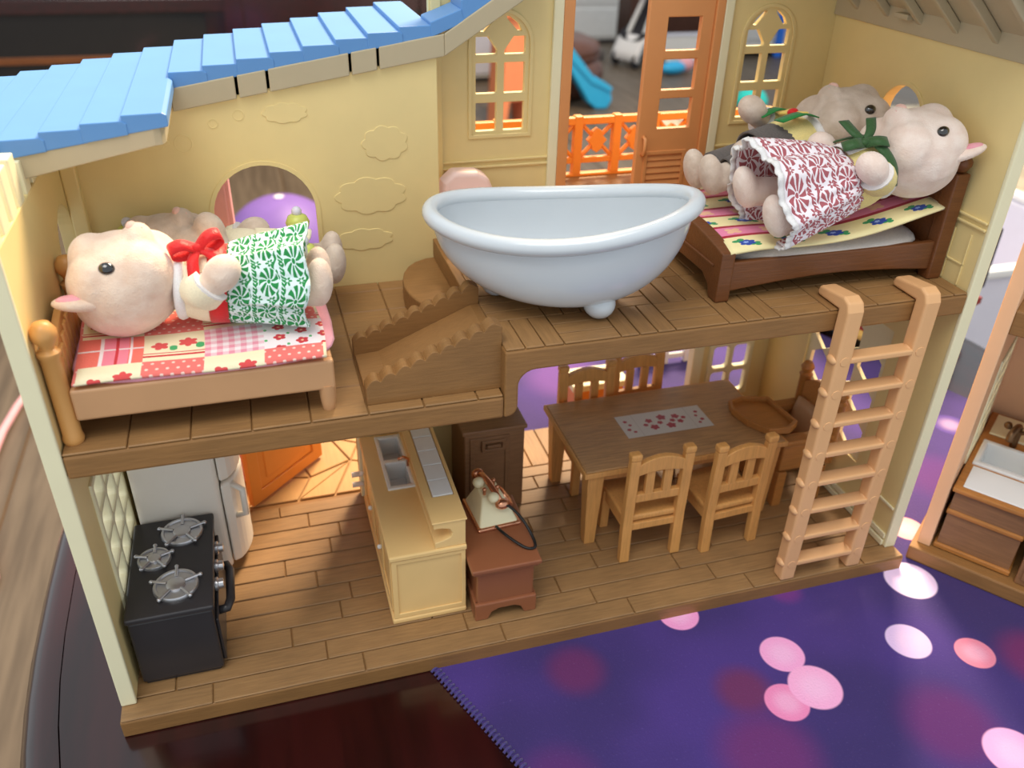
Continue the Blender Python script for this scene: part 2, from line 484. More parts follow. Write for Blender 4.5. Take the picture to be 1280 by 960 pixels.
    def grid(s, fn, nu, nv, wrap=False):
        """fn(u, v) -> point; uv coordinates kept per face corner"""
        b = len(s.v); cu = nu if wrap else nu + 1
        for j in range(nv + 1):
            for i in range(cu): s.v.append(tuple(fn(i / nu, j / nv)))
        for j in range(nv):
            for i in range(nu):
                q = [(i, j), (i + 1, j), (i + 1, j + 1), (i, j + 1)]
                s.f.append(tuple(b + jj * cu + (ii % cu) for ii, jj in q))
                s.uv[len(s.f) - 1] = [(ii / nu, jj / nv) for ii, jj in q]
        return s
    def mesh(s, name):
        me = bpy.data.meshes.new(name); me.from_pydata(s.v, [], s.f)
        if s.uv:
            l = me.uv_layers.new(name='UVMap')
            for p in me.polygons:
                if p.index in s.uv:
                    for k, li in enumerate(p.loop_indices): l.data[li].uv = s.uv[p.index][k]
        else:
            bm = bmesh.new(); bm.from_mesh(me); bmesh.ops.recalc_face_normals(bm, faces=bm.faces[:]); bm.to_mesh(me); bm.free()
        me.update(); return me
    def build(s, name, mat, parent=None, bevel=0.0, seg=2, smooth=None, solid=0.0, sub=0, loc=None, rot=None):
        me = s.mesh(name)
        me.materials.append(M[mat] if isinstance(mat, str) else mat)
        if smooth is not None:
            me.polygons.foreach_set('use_smooth', [True] * len(me.polygons))
            if smooth < 170: me.set_sharp_from_angle(angle=math.radians(smooth))
        o = bpy.data.objects.new(name, me); COL.objects.link(o)
        if parent is not None: o.parent = parent
        if loc: o.location = loc
        if rot: o.rotation_euler = rot
        if solid:
            d = o.modifiers.new('thickness', 'SOLIDIFY'); d.thickness = solid; d.offset = 0
        if bevel:
            d = o.modifiers.new('edge', 'BEVEL'); d.width = bevel; d.segments = seg; d.limit_method = 'ANGLE'; d.angle_limit = math.radians(38)
        if sub:
            d = o.modifiers.new('smooth', 'SUBSURF'); d.levels = sub; d.render_levels = sub
        return o

def empty(name, label, cat, loc=(0, 0, 0), rz=0.0, group=None):
    o = bpy.data.objects.new(name, None); COL.objects.link(o)
    o.location = loc; o.rotation_euler = (0, 0, rz); o.empty_display_size = 0.5
    return tag(o, label, cat, group)
def tag(o, label, cat=None, group=None, kind=None):
    o['label'] = label
    if cat: o['category'] = cat
    if group: o['group'] = group
    if kind: o['kind'] = kind
    return o
def inst(src, name, parent=None, loc=None, rot=None):
    o = bpy.data.objects.new(name, src.data); COL.objects.link(o); o.parent = parent
    for m in src.modifiers:
        d = o.modifiers.new(m.name, m.type)
        for a in ('width', 'segments', 'limit_method', 'angle_limit', 'thickness', 'offset', 'levels', 'render_levels'):
            if hasattr(m, a): setattr(d, a, getattr(m, a))
    if loc: o.location = loc
    if rot: o.rotation_euler = rot
    return o
def arch(x0, x1, z0, zt, n=14, rise=None):
    r = (x1 - x0) / 2; h = r if rise is None else rise; c = (x0 + x1) / 2
    return [(x0, z0), (x1, z0)] + [(c + r * math.cos(PI * k / n), zt - h + h * math.sin(PI * k / n)) for k in range(n + 1)]
def rect(x0, x1, z0, z1): return [(x0, z0), (x1, z0), (x1, z1), (x0, z1)]
def circ(cx, cz, r, n=24): return [(cx + r * math.cos(2 * PI * k / n), cz + r * math.sin(2 * PI * k / n)) for k in range(n)]
def lerp(a, b, t): return a + (b - a) * t

# ================================================================== THE ROOM
FZ = -62.0
fl = MB().box(-330, 520, -130, 640, FZ - 4, FZ - 0.5).build('floor', 'groove'); tag(fl, 'oak laminate floor of the room around the table', kind='structure')
pk = None; k = 0
for j, x in enumerate(range(-320, 520, 20)):
    y = -20 - (j * 47) % 110
    while y < 560:
        if y > -135:
            if pk is None:
                pk = MB().box(0, 19.7, 0, 149.5, -0.5, 0).build('floor_plank', 'oak', fl, 0.2, 1, loc=(x, y, FZ)); 
            else: inst(pk, 'floor_plank', fl, (x, y, FZ))
        y += 150
wb = MB().box(-330, 520, 640, 650, FZ - 4, 60).build('wall_back', 'wallroom'); tag(wb, 'pale painted wall of the room behind everything', kind='structure')
bb = MB().box(-330, 520, 638, 640, FZ, FZ + 9).build('baseboard_back', 'whiteroom'); tag(bb, 'white baseboard along the room wall', kind='structure')

# dark cabinet behind the blue roof
cb = empty('display_cabinet', 'dark mahogany cabinet with smoked glass fronts behind the blue roof', 'cabinet', (-42, 330, FZ))
MB().box(-130, 130, 4, 44, 4, 96).build('carcass', 'mahogany', cb, 0.6)
MB().box(-131, 131, 0, 44, 0, 5).build('plinth', 'mahogany', cb, 0.5)
MB().box(-134, 134, -2, 46, 96, 100).build('cabinet_top', 'mahogany', cb, 0.8)
for x in (-130, -44, 49, 124): MB().box(x, x + 7, 0, 4, 5, 96).build('stile', 'mahogany', cb, 0.3)
MB().box(-123, 124, 0.4, 4, 50, 55).build('rail', 'mahogany', cb, 0.3)
MB().box(56, 123, 0.2, 4, 42, 56).build('drawer_front', 'mahogany', cb, 0.4)
MB().box(-123, 124, 0.6, 4, 33, 35.5).build('shelf', 'walnut', cb, 0.2)
for x in (-123, -37, 51):
    for z0, z1 in ((5, 33), (35.5, 50), (55, 96)):
        MB().box(x, x + (79 if x < 0 else 73), 1.5, 3.9, z0, z1).build('glass_pane', 'glassdark', cb)

# things on the room floor seen through the windows of the toy house
t = empty('storage_chest', 'white laminate drawer chest on the floor beyond the balcony door', 'chest', (223, 520, FZ))
MB().box(-26, 26, 0, 40, 2, 62).build('chest_body', 'whiteroom', t, 0.8)
for z in (4, 24, 44): MB().box(-24.5, 24.5, -1, 0, z, z + 17).build('drawer_front', 'whiteroom', t, 0.5)
MB().box(-26, 26, 1, 39, 0, 2).build('plinth', 'dark', t)
t = empty('doll_stroller', 'white and pink toy stroller with dark seat beyond the balcony door', 'stroller', (236, 452, FZ), 0.4)
MB().tube([(-12, -8, 3), (-4, -6, 20), (6, -4, 40), (12, -4, 58)], 1.4).tube([(-12, 8, 3), (-4, 6, 20), (6, 4, 40), (12, 4, 58)], 1.4).build('frame', 'whiteroom', t, smooth=60)
MB().grid(lambda u, v: (lerp(-10, 12, u), lerp(-9, 9, v), 18 + 26 * u * u - 5 * math.sin(PI * v)), 8, 6).build('seat', 'dark', t, solid=2, smooth=180)
MB().grid(lambda u, v: (lerp(-14, 2, u), lerp(-10, 10, v), 4 + 12 * math.sin(PI * u)), 8, 6).build('basket', 'cloth_white', t, solid=2, smooth=180)
MB().ell((4, 0, 44), (9, 10, 7)).build('pillow', 'cloth_pink', t, smooth=180)
for x, y in ((-12, -8), (-12, 8), (8, -8), (8, 8)): MB().lathe([(3.4, -1), (4, 0), (3.4, 1)], (x, y, 4), 16, 'y').build('wheel', 'dark', t, smooth=50)
t = empty('leather_ottoman', 'round brown leather ottoman with piped edge beyond the arched window', 'ottoman', (160, 394, FZ))
MB().lathe([(20, 0), (25, 4), (27, 10), (26, 15), (23, 19)], n=36).build('base_cushion', 'leather', t, smooth=60)
MB().lathe([(23, 19), (25, 21), (24, 25), (17, 28), (0.5, 29)], n=36).build('top_cushion', 'leather', t, smooth=60)
MB().tube([(24 * math.cos(2 * PI * k / 36), 24 * math.sin(2 * PI * k / 36), 19.5) for k in range(36)], 1.0, 8, True).build('piping', 'leather', t, smooth=180)
t = empty('toy_slide', 'turquoise curved plastic slide chute leaning by the brown ottoman', 'slide', (175, 360, FZ), 0.0)
t.scale = (0.62, 0.8, 0.66)
MB().prism([(-40, 42), (-34, 47), (-10, 20), (-2, 17), (5, 13), (7, 6), (3, 0), (-6, 0), (-13, 5), (-17, 11)], 'y', -5, 5).build('chute', 'bluetoy', t, 1.5, 3)
for y in (-6, 5): MB().prism([(-40, 45), (-35, 50), (-10, 23), (-2, 20), (6, 15), (4, 12), (-4, 16), (-12, 19)], 'y', y, y + 1.2).build('side_wall', 'bluetoy', t, 0.4)
t = empty('step_stool', 'salmon plastic step stool between ottoman and arched window', 'stool', (122, 336, FZ), 0.2)
MB().prism([(-8, 0), (-5, 0), (-3.5, 12), (3.5, 12), (5, 0), (8, 0), (6, 46), (-6, 46)], 'y', -7, 7).build('stool_body', 'salmon', t, 0.8)
MB().box(-9, 9, -9, 9, 46, 49).build('step', 'salmon', t, 1.0, 3)
t = empty('low_cabinet', 'low white cabinet seen through the window over the bathtub', 'cabinet', (126, 424, FZ))
MB().box(-26, 20, 0, 24, 2, 34).build('cabinet_body', 'whiteroom', t, 0.6)
for x in (-25, -2.5): MB().box(x, x + 21.5, -0.8, 0, 4, 32).build('cabinet_door', 'lilac', t, 0.4)
MB().box(-27, 21, -1.5, 25, 34, 36).build('cabinet_top', 'whiteroom', t, 0.4)
MB().box(-25, 19, 1, 23, 0, 2).build('plinth', 'dark', t)
t = empty('toy_fish', 'small blue and pink plush toy lying on the floor', 'plush toy', (244, 424, FZ), 0.3)
MB().ell((0, 0, 3.5), (9, 5, 3.5)).build('plush_body', 'bluetoy', t, smooth=180)
MB().ell((9, 0, 4.5), (6, 4, 4)).build('plush_tail', 'pinktoy', t, smooth=180)
t = empty('slippers', 'dark grey slipper left on the floor before the white chest', 'slipper', (212, 466, FZ), 0.5)
MB().ell((0, 0, 2), (9, 4, 2)).build('sole', 'dark', t, smooth=180); MB().ell((4, 0, 3.5), (5, 4, 3.2)).build('upper', 'cloth_trouser', t, smooth=180)
t.name = 'slipper'
t = empty('toy_shelf', 'white toy shelf with one blue post seen through the arched window by the corner', 'shelf', (330, 460, FZ))
for x in (-34, 31): MB().box(x, x + 3, 0, 26, 0, 60).build('side_panel', 'whiteroom', t, 0.3)
MB().box(-36, -30, -3, 0, 0, 58).build('blue_post', 'bluepost', t, 0.6)
MB().box(-1, 4, -3, 0, 0, 58).build('blue_post', 'bluepost', t, 0.6)
for z in (4, 30, 58): MB().box(-31, 31, 0, 26, z, z + 2.5).build('shelf_board', 'whiteroom', t, 0.3)
MB().box(-31, 31, 24, 26, 0, 60).build('back_panel', 'whiteroom', t)
t = empty('beanbag', 'teal plush beanbag seen low through the arched window by the corner', 'beanbag', (246, 342, FZ))
MB().lathe([(5, 0), (7.5, 2), (8, 5), (6, 8.5), (3, 10), (0.5, 10.3)], n=24).build('bag', 'teal', t, smooth=180)
MB().lathe([(1, 10), (1.6, 11), (0.4, 12)], n=12).build('knot', 'teal', t, smooth=180)
t = empty('toy_crate', 'low dark toy crate with leafy plush beyond the door panes', 'crate', (292, 545, FZ))
MB().plate(rect(-30, 30, -16, 16), [rect(-27, 27, -13, 13)], 'z', 2, 26).box(-30, 30, -16, 16, 0, 2).build('crate_body', 'leather', t, 0.6)
MB().ell((-8, 0, 30), (14, 10, 9)).build('leafy_plush', 'grass', t, smooth=180)
MB().ell((14, 2, 29), (10, 9, 8)).build('white_cushion', 'cloth_white', t, smooth=180)
t = empty('whiteboard', 'low white board standing on the floor beyond the door panes', 'board', (268, 455, FZ))
MB().box(-18, 18, 0, 2, 0, 15).build('panel', 'whiteroom', t, 0.3); MB().box(-19, 19, -0.6, 2.6, 14.5, 16).build('top_rail', 'lilac', t, 0.3)
for x in (-13, 13): MB().box(x - 1, x + 1, -5, 7, 0, 1.5).build('foot', 'whiteroom', t, 0.2)
t = empty('gym_ball', 'big purple vinyl ball on the floor seen through the archway', 'ball', (15.5, 176, FZ))
MB().ell((0, 0, 15), 15, 36, 24).build('ball_skin', 'purple_toy', t, smooth=180)
MB().lathe([(1.0, 29.6), (1.2, 30.1), (0.4, 30.4)], n=12).build('valve', 'whiteroom', t, smooth=40)
t = empty('storage_box', 'white storage box with bright rim standing between the two toy houses', 'box', (112, 62, FZ), 0.0)
MB().plate(rect(-22, 40, 0, 36), [rect(-20.5, 38.5, 1.5, 34.5)], 'z', 2, 48).box(-22, 40, 0, 36, 0, 2).build('box_body', 'lilac', t, 0.6)
MB().plate(rect(-22.6, 40.6, -0.6, 36.6), [rect(-20.5, 38.5, 1.5, 34.5)], 'z', 48, 49.4).build('rim', 'white', t, 0.3)
t = MB().grid(lambda u, v: (lerp(190, 400, u), lerp(150, 330, v), FZ + 0.6), 2, 2).build('play_mat', 'playmat', solid=0.8)
tag(t, 'beige printed play mat spread on the floor at far right', 'play mat')
t = MB().tube([(-38 - 7 * math.sin(s / 6.0 * 2.2), 86 + 9 * s, FZ + 0.9) for s in range(9)], 0.8, 8).build('power_cord', 'pinktoy', smooth=180)
tag(t, 'thin pink cord lying on the floor beside the table', 'cord')

# ================================================================== THE TABLE AND ITS MAT
def sup(A, B, n, m=96, cx=37.6, cy=14):
    out = []
    for k in range(m):
        t = 2 * PI * k / m; c, s = math.cos(t), math.sin(t)
        out.append((cx + A * math.copysign(abs(c) ** (2 / n), c), cy + B * math.copysign(abs(s) ** (2 / n), s)))
    return out
tb = empty('coffee_table', 'dark red mahogany coffee table with rounded moulded edge under the toy house', 'table', (0, 0, 0))
def rings(name, prof, mat):
    mb = MB(); n = 96
    for d, z in prof: mb.v += [(x, y, z) for x, y in sup(44 - d, 45 - d, 2.6, n)]
    for i in range(len(prof) - 1):
        for k in range(n): mb.f.append((i * n + k, i * n + (k + 1) % n, (i + 1) * n + (k + 1) % n, (i + 1) * n + k))
    mb.f.append(tuple(range(n))[::-1]); mb.f.append(tuple(range((len(prof) - 1) * n, len(prof) * n)))
    return mb.build(name, mat, tb, smooth=35)
rings('table_top', [(2.4, -4), (2.3, -1.32), (2.6, -1.3)], 'mahogany')
rings('edge_moulding', [(1.8, -5.2), (0.5, -5.0), (0.0, -4.0), (0.0, -3.0), (0.5, -2.2), (0.9, -2.0), (1.0, -1.6), (1.5, -1.35), (2.2, -1.45), (2.35, -2.2)], 'mahogany')
rings('apron', [(7, -12), (7, -4.5)], 'mahogany')
for x, y in ((8, -14), (67, -14), (8, 42), (67, 42)):
    MB().lathe([(2.2, FZ + 0.2), (2.8, FZ + 3), (3.2, -30), (4.2, -12), (4.2, -6)], (x, y, 0), 20).build('leg', 'mahogany', tb, smooth=40)

mt = empty('desk_mat', 'purple desk mat printed with pink light spots under the toy house', 'mat', (0, 0, 0))
E0 = (17.2, -0.15); dv = Vector((0.385, -0.923)); nv = Vector((0.923, 0.385))
def mp(a, b): return (E0[0] + dv.x * a + nv.x * b, E0[1] + dv.y * a + nv.y * b)
outl = [mp(-36, 0), mp(26, 0), mp(26, 56), mp(-36, 56)]
MB().prism(outl[::-1], 'z', -1.295, -1.14).build('mat_sheet', 'mat', mt)
stitch = None
sb = MB()
for a, b, e in ((mp(-36, 0.1), mp(26, 0.1), 0), ):
    n = 190
    for k in range(n):
        x = lerp(a[0], b[0], k / n); y = lerp(a[1], b[1], k / n)
        sb.tube([(x - nv.x * 0.28, y - nv.y * 0.28, -1.24), (x, y + .03, -1.08), (x + nv.x * 0.22, y + nv.y * 0.22, -1.13)], 0.085, 5)
so = sb.build('edge_stitching', 'stitch', mt, smooth=180); so['kind'] = 'stuff'

# ================================================================== THE TOY HOUSE
H = empty('dollhouse', 'open two-storey toy house with yellow walls, blue roof and brown floors', 'dollhouse', (0, 0, 0))
ZL, ZR = 16.8, 19.4
# ---- ground floor
gf = MB().prism([(0, 0), (50, 0), (50, 20.9), (26.75, 20.9), (26.75, 16.5), (0, 16.5)], 'z', -1.3, -0.12).build('ground_floor', 'brown', H, 0.12)
rows = [0.0, 1.42, 2.88, 4.4, 5.9, 7.4, 8.9, 10.4, 11.9, 13.4, 14.9, 16.1]
def planks(y0, y1, x0, x1, off, ln, par, mat, z0, z1, nm='plank'):
    x = x0 - off
    while x < x1 - 0.05:
        a, b = max(x, x0), min(x + ln, x1)
        if b - a > 0.3: MB().box(a + 0.03, b - 0.03, y0 + 0.03, y1 - 0.03, z0, z1).build(nm, mat, par, 0.05, 1)
        x += ln
for j in range(len(rows) - 1):
    planks(rows[j], rows[j + 1], 0.03, 49.97, (1.2, 5.6, 0.0, 4.4)[j % 4] if j % 2 else (3.6, 7.5)[j // 2 % 2], 8.4, gf, 'plank', -0.12, 0)
x = 26.8; 
while x < 44:                                                        # boards running outward through the back doorway
    MB().box(x + 0.03, x + 1.57, 16.13, 20.87, -0.12, 0).build('plank', 'parquet_y', gf, 0.05, 1); x += 1.6
# ---- upper floors
ul = MB().box(0.85, 21.45, 1.03, 16.0, 15.4, ZL - 0.12).build('upper_floor_low', 'brown', H, 0.15)
ul.name = 'lower_landing'
for i in range(8):
    for j in range(6):
        x0, x1 = 0.85 + i * 2.75, min(0.85 + (i + 1) * 2.75, 21.42); y0, y1 = 1.05 + j * 2.75, min(1.05 + (j + 1) * 2.75, 15.98)
        if x1 - x0 > 0.3 and y1 - y0 > 0.2: MB().box(x0 + 0.03, x1 - 0.03, y0 + 0.02, y1 - 0.02, ZL - 0.12, ZL).build('tile', 'parquet_x', ul, 0.04, 1)
# the front of the higher floor: one moulded skirt with a rounded inner corner
cr = [(23.35 - 0.9 * math.sin(a), 17.2 + 0.9 * math.cos(a)) for a in [PI / 2 * k / 6 for k in range(7)]]
def rc(cx, cz, r, a0, a1, n=6): return [(cx + r * math.cos(lerp(a0, a1, k / n)), cz + r * math.sin(lerp(a0, a1, k / n))) for k in range(n + 1)]
sk = [(21.46, 15.4)] + rc(21.6, 16.0, 0.6, -PI / 2, 0) + rc(23.1, 17.15, 0.9, PI, PI / 2) + [(49.15, 18.05), (49.15, ZR - 0.12), (21.46, ZR - 0.12)]
uh = MB().prism(sk, 'y', 1.03, 2.0).box(21.46, 49.15, 2.0, 18.55, 18.05, ZR - 0.12).build('upper_floor', 'brown', H, 0.12)
MB().box(21.46, 22.0, 2.0, 16.0, ZL - 1.4, 18.1).build('riser_panel', 'brown_y', uh, 0.05)
b = 3.08
for i in range(9):
    for j in range(6):
        x0, y0 = 21.48 + i * b, 1.05 + j * b
        x1, y1 = min(x0 + b, 49.13), min(y0 + b, 18.5)
        for k in range(3):
            if (i + j) % 2 == 0:
                a0, a1 = x0 + k * b / 3, min(x0 + (k + 1) * b / 3, 49.13)
                if a1 - a0 > .2: MB().box(a0 + .03, a1 - .03, y0 + .03, y1 - .03, ZR - .12, ZR).build('parquet_block', 'parquet_y', uh, 0.035, 1)
            else:
                a0, a1 = y0 + k * b / 3, min(y0 + (k + 1) * b / 3, 18.5)
                if a1 - a0 > .2: MB().box(x0 + .03, x1 - .03, a0 + .03, a1 - .03, ZR - .12, ZR).build('parquet_block', 'parquet_x', uh, 0.035, 1)
# ---- slide-like stair between the two floors
st = MB().prism([(14.65, ZL), (21.5, ZL), (21.5, ZR), (21.0, ZR), (15.9, ZL + 0.42), (14.65, ZL + 0.35)], 'y', 2.6, 6.4).build('stair_ramp', 'brown', H, 0.06)
def rail(y0, y1, dz=0.0):
    poly = [(21.48, ZL), (14.62, ZL)]
    n = 9
    for k in range(n):
        xa, za = lerp(14.62, 21.3, k / n), lerp(ZL + 0.95, ZR + 1.0, k / n); xb, zb = lerp(14.62, 21.3, (k + 1) / n), lerp(ZL + 0.95, ZR + 1.0, (k + 1) / n)
        for q in range(8):
            t = q / 8; poly.append((lerp(xa, xb, t), lerp(za, zb, t) + 0.27 * math.sin(PI * t) ** 0.8))
    poly.append((21.48, ZR + 0.95))
    return MB().prism(poly[::-1], 'y', y0, y1).build('stair_rail', 'brown', H, 0.03)
rail(1.75, 2.6); rail(6.4, 7.1)
half = [(21.5, 8.2)] + [(21.5 - 3.1 * math.sin(PI * k / 12) ** 0.8, 12.0 - 4.0 * math.cos(PI * k / 12)) for k in range(1, 12)] + [(21.5, 16.0)]
MB().prism(half, 'z', ZL, ZL + 1.4).build('half_round_step', 'brown', H, 0.1)
MB().box(21.0, 21.5, 7.1, 16.0, ZL + 1.4, ZR + 0.02).build('step_lip', 'brown_y', H, 0.06)

# ---- left wall
lw_out = [(1.1, 0), (16.5, 0), (16.5, 28.2), (12.6, 28.0), (11.6, 26.5), (1.1, 26.5)]
def winrows(y0, y1, z0, z1, nc, nr, g=0.32):
    hs = []; cw = (y1 - y0) / nc; rh = (z1 - z0) / nr
    for i in range(nc):
        for j in range(nr):
            a, b_, c, d = y0 + i * cw + g / 2, y0 + (i + 1) * cw - g / 2, z0 + j * rh + g / 2, z0 + (j + 1) * rh - g / 2
            e = 0.18
            hs.append([(a + e, c), (b_ - e, c), (b_, c + e), (b_, d - e), (b_ - e, d), (a + e, d), (a, d - e), (a, c + e)])
    return hs
for k in range(6): MB().box(0.09, 0.78, 1.2 + 1.7 * k, 2.3 + 1.7 * k, 26.45, 28.0 if k > 3 else 28.6).build('eave_slat', 'cream', H, 0.06)
slots = [[(4.6 + 1.6 * k, 26.4 - 0.15 * k), (5.35 + 1.6 * k, 26.4 - 0.15 * k), (5.35 + 1.6 * k, 27.7), (4.6 + 1.6 * k, 27.7)] for k in range(4)]
MB().plate(lw_out, [arch(11.3, 15.6, 17.6, 24.0, 16), rect(4.2, 11.2, 2.8, 12.6)], 'x', 0.07, 0.8).build('side_wall', 'wall', H, 0.06)
MB().plate(rect(4.0, 11.4, 2.6, 12.8), winrows(4.2, 11.2, 2.8, 12.6, 3, 5), 'x', 0.3, 0.95).build('lattice_window', 'cream', H, 0.1)
MB().prism([(1.02, 0), (1.3, 0), (1.3, 26.5), (1.02, 26.5)], 'x', 0.03, 0.84).build('wall_edge', 'cream', H, 0.08)
MB().box(0.8, 1.6, 15.4, 16.0, ZL, 28.0).build('corner_post', 'wall', H, 0.1)
# ---- left back wall, upper, with the archway and cloud reliefs
lb_out = [(0.8, 14.0), (21.5, 14.0), (21.5, 31.6), (0.8, 28.3)]
lb = MB().plate(lb_out, [arch(8.2, 14.0, ZL, 24.75, 18)], 'y', 16.0, 16.55).build('mural_wall', 'wall', H, 0.06)
MB().plate(arch(7.95, 14.25, ZL, 25.0, 18), [arch(8.2, 14.0, ZL + 0.01, 24.75, 18)], 'y', 15.93, 16.0).build('arch_trim', 'wall', lb, 0.03)
def cloud(cx, cz, wd, h, n=9):
    pts = []
    for k in range(n):
        a = 2 * PI * k / n; a2 = 2 * PI * (k + 1) / n
        for q in range(6):
            t = a + (a2 - a) * q / 6; bump = 1 + 0.16 * math.sin(PI * q / 6)
            pts.append((cx + wd * bump * math.cos(t), cz + h * bump * math.sin(t)))
    return pts
for cx, cz, wd, h in ((16.75, 19.75, 1.55, 0.62), (17.3, 22.5, 1.9, 1.0), (18.3, 25.6, 1.2, 0.9), (12.8, 27.6, 1.1, 0.5), (5.5, 26.4, 0.9, 0.45)):
    MB().prism(cloud(cx, cz, wd, h), 'y', 15.955, 16.02).build('cloud_relief', 'wall', lb, 0.02)
for cx, cz, r in ((8.9, 27.2, 0.28), (10.3, 27.6, 0.32), (7.2, 26.2, 0.5), (13.6, 29.2, .35)):
    MB().plate(circ(cx, cz, r), [circ(cx, cz, r - 0.07)], 'y', 15.975, 16.02).build('bubble_relief', 'wall', lb, 0.01)
# ---- kitchen back wall, ground
MB().plate([(0.8, 0), (6.7, 0), (6.7, 12.4), (15.2, 12.4), (15.2, 0), (27.0, 0), (27.0, 15.4), (0.8, 15.4)], [], 'y', 16.05, 16.55).build('kitchen_back_wall', 'wall', H, 0.06)
MB().box(15.2, 16.9, 15.7, 16.6, 0, 12.6).build('door_post', 'cream', H, 0.1)
MB().box(6.6, 7.1, 15.9, 16.6, 0, 12.6).build('door_post', 'orange2', H, 0.08)
MB().box(26.5, 27.0, 16.5, 19.0, 0, 18.0).build('return_wall', 'wall', H, 0.06)
# ---- dining back wall with open doorway and lattice
MB().plate([(42.6, 0), (49.2, 0), (49.2, 18.05), (26.8, 18.05), (26.8, 13.0), (42.6, 13.0)], [rect(44.0, 47.6, 2.5, 12)], 'y', 18.6, 19.1).build('dining_back_wall', 'wall', H, 0.06)
MB().plate(rect(43.8, 47.8, 2.3, 12.2), winrows(44, 47.6, 2.5, 12, 2, 4, 0.45), 'y', 18.45, 18.95).build('lattice_window', 'cream', H, 0.1)
MB().box(42.3, 43.2, 18.3, 19.2, 0, 13.2).build('door_post', 'cream', H, 0.1)
# ---- right wall
hexes = []
for i in range(3):
    for j in range(4):
        cy = 7.35 + i * 2.5; cz = 5.45 + j * 2.75 + (1.37 if i % 2 else 0)
        if cz + 1.3 > 14.5: continue
        hexes.append([(cy - 1.11, cz - 0.66), (cy, cz - 1.36), (cy + 1.11, cz - 0.66), (cy + 1.11, cz + 0.66), (cy, cz + 1.36), (cy - 1.11, cz + 0.66)])
rw_out = [(1.1, 0), (19.1, 0), (19.1, 31.9), (1.1, 31.9)]
rw = MB().plate(rw_out, [rect(5.8, 13.9, 3.9, 14.4), circ(10.3, 27.0, 1.9)], 'x', 49.2, 49.95).build('side_wall', 'wall', H, 0.06)
MB().plate(rect(5.6, 14.1, 3.7, 14.6), hexes, 'x', 49.4, 49.7).build('lattice_window', 'cream', H, 0.1)
MB().box(49.16, 49.98, 1.02, 1.3, 0, 32).build('wall_edge', 'cream', H, 0.08)
MB().plate(circ(10.3, 27.0, 2.15, 30), [circ(10.3, 27.0, 1.88, 30)], 'x', 49.1, 49.22).build('round_window_trim', 'wall', rw, 0.04)
for z, d in ((0.35, 0.22), (0.9, 0.15), (4.9, 0.12), (5.5, 0.12)):
    if z < 2: MB().box(49.2 - d, 49.2, 1.3, 18.6, z - 0.3, z + 0.12).build('skirting', 'cream', rw, 0.05)
MB().box(49.06, 49.2, 1.3, 6.0, 3.1, 3.3).build('moulding', 'cream', rw, 0.05)
for z in (22.95, 23.35): MB().box(49.05, 49.2, 1.3, 18.6, z, z + 0.16).build('moulding', 'wall', rw, 0.05)
for y in (2.1, 3.4): MB().box(49.12, 49.2, y, y + 0.12, 19.4, 22.5).build('panel_bead', 'wall', rw, 0.03)
MB().box(49.12, 49.2, 2.1, 3.5, 20.6, 20.72).build('panel_bead', 'wall', rw, 0.03)
# ---- bedroom back wall: two arched windows and the balcony door
def paned(x0, x1):
    c = (x0 + x1) / 2; g = 0.24; a0, a1, b0, b1 = x0 + 0.36, c - g, c + g, x1 - 0.36
    hs = []
    for z0, z1 in ((25.25, 26.98), (27.55, 29.35)): hs += [rect(a0, a1, z0, z1), rect(b0, b1, z0, z1)]
    hs += [[(a0, 29.85), (a1, 29.85), (a1, 30.05), (a0 + 0.75, 30.85), (a0, 30.85)], [(b0, 29.85), (b1, 29.85), (b1, 30.85), (b1 - 0.75, 30.85), (b0, 30.05)]]
    hs += [[(a0 + 0.25, 31.15), (a0 + 0.5, 31.15), (a1 - 0.15, 31.85), (a1 - 0.1, 32.0), (a1 - 0.35, 31.95), (a0 + 0.45, 31.55)],
           [(2 * c - a0 - 0.25, 31.15), (2 * c - a0 - 0.5, 31.15), (2 * c - a1 + 0.15, 31.85), (2 * c - a1 + 0.1, 32.0), (2 * c - a1 + 0.35, 31.95), (2 * c - a0 - 0.45, 31.55)]]
    return hs
bw_out = [(21.6, 18.05), (29.9, 18.05), (29.9, 36), (40.7, 36), (40.7, 18.05), (49.2, 18.05), (49.2, 33), (36, 44.6), (21.6, 44.6)]  # unseen gable top raised this high to shield the rooms from the window light
bw = MB().plate(bw_out, [arch(24.15, 27.9, 25.0, 32.25), arch(42.5, 46.15, 25.0, 32.25)], 'y', 18.6, 19.1).build('bedroom_back_wall', 'wall', H, 0.06)
for x0, x1 in ((24.0, 28.05), (42.35, 46.3)):
    MB().plate(arch(x0, x1, 24.85, 32.4), paned(x0 + .1, x1 - .1), 'y', 18.62, 19.02).build('arched_window', 'wall', H, 0.05)
    MB().plate(arch(x0 - 0.05, x1 + 0.05, 24.8, 32.45), [arch(x0 + 0.2, x1 - 0.2, 25.05, 32.2)], 'y', 18.48, 18.6).build('window_trim', 'wall', bw, 0.04)
for z in (22.9, 23.3):
    for x0, x1 in ((21.7, 29.5), (41.0, 49.1)): MB().box(x0, x1, 18.45, 18.6, z, z + 0.16).build('moulding', 'wall', bw, 0.05)
MB().box(21.7, 22.3, 18.4, 18.6, ZR, 36).build('pilaster', 'wall', bw, 0.06)
for x0, x1 in ((29.25, 29.9), (40.75, 41.4)): MB().box(x0, x1, 18.3, 18.62, ZR, 36).build('pilaster', 'cream', bw, 0.08)
MB().box(29.9, 30.6, 18.3, 19.1, ZR, 36).build('door_jamb', 'orange', H, 0.06)
MB().box(40.15, 40.75, 18.3, 19.1, ZR, 36).build('door_jamb', 'orange', H, 0.06)
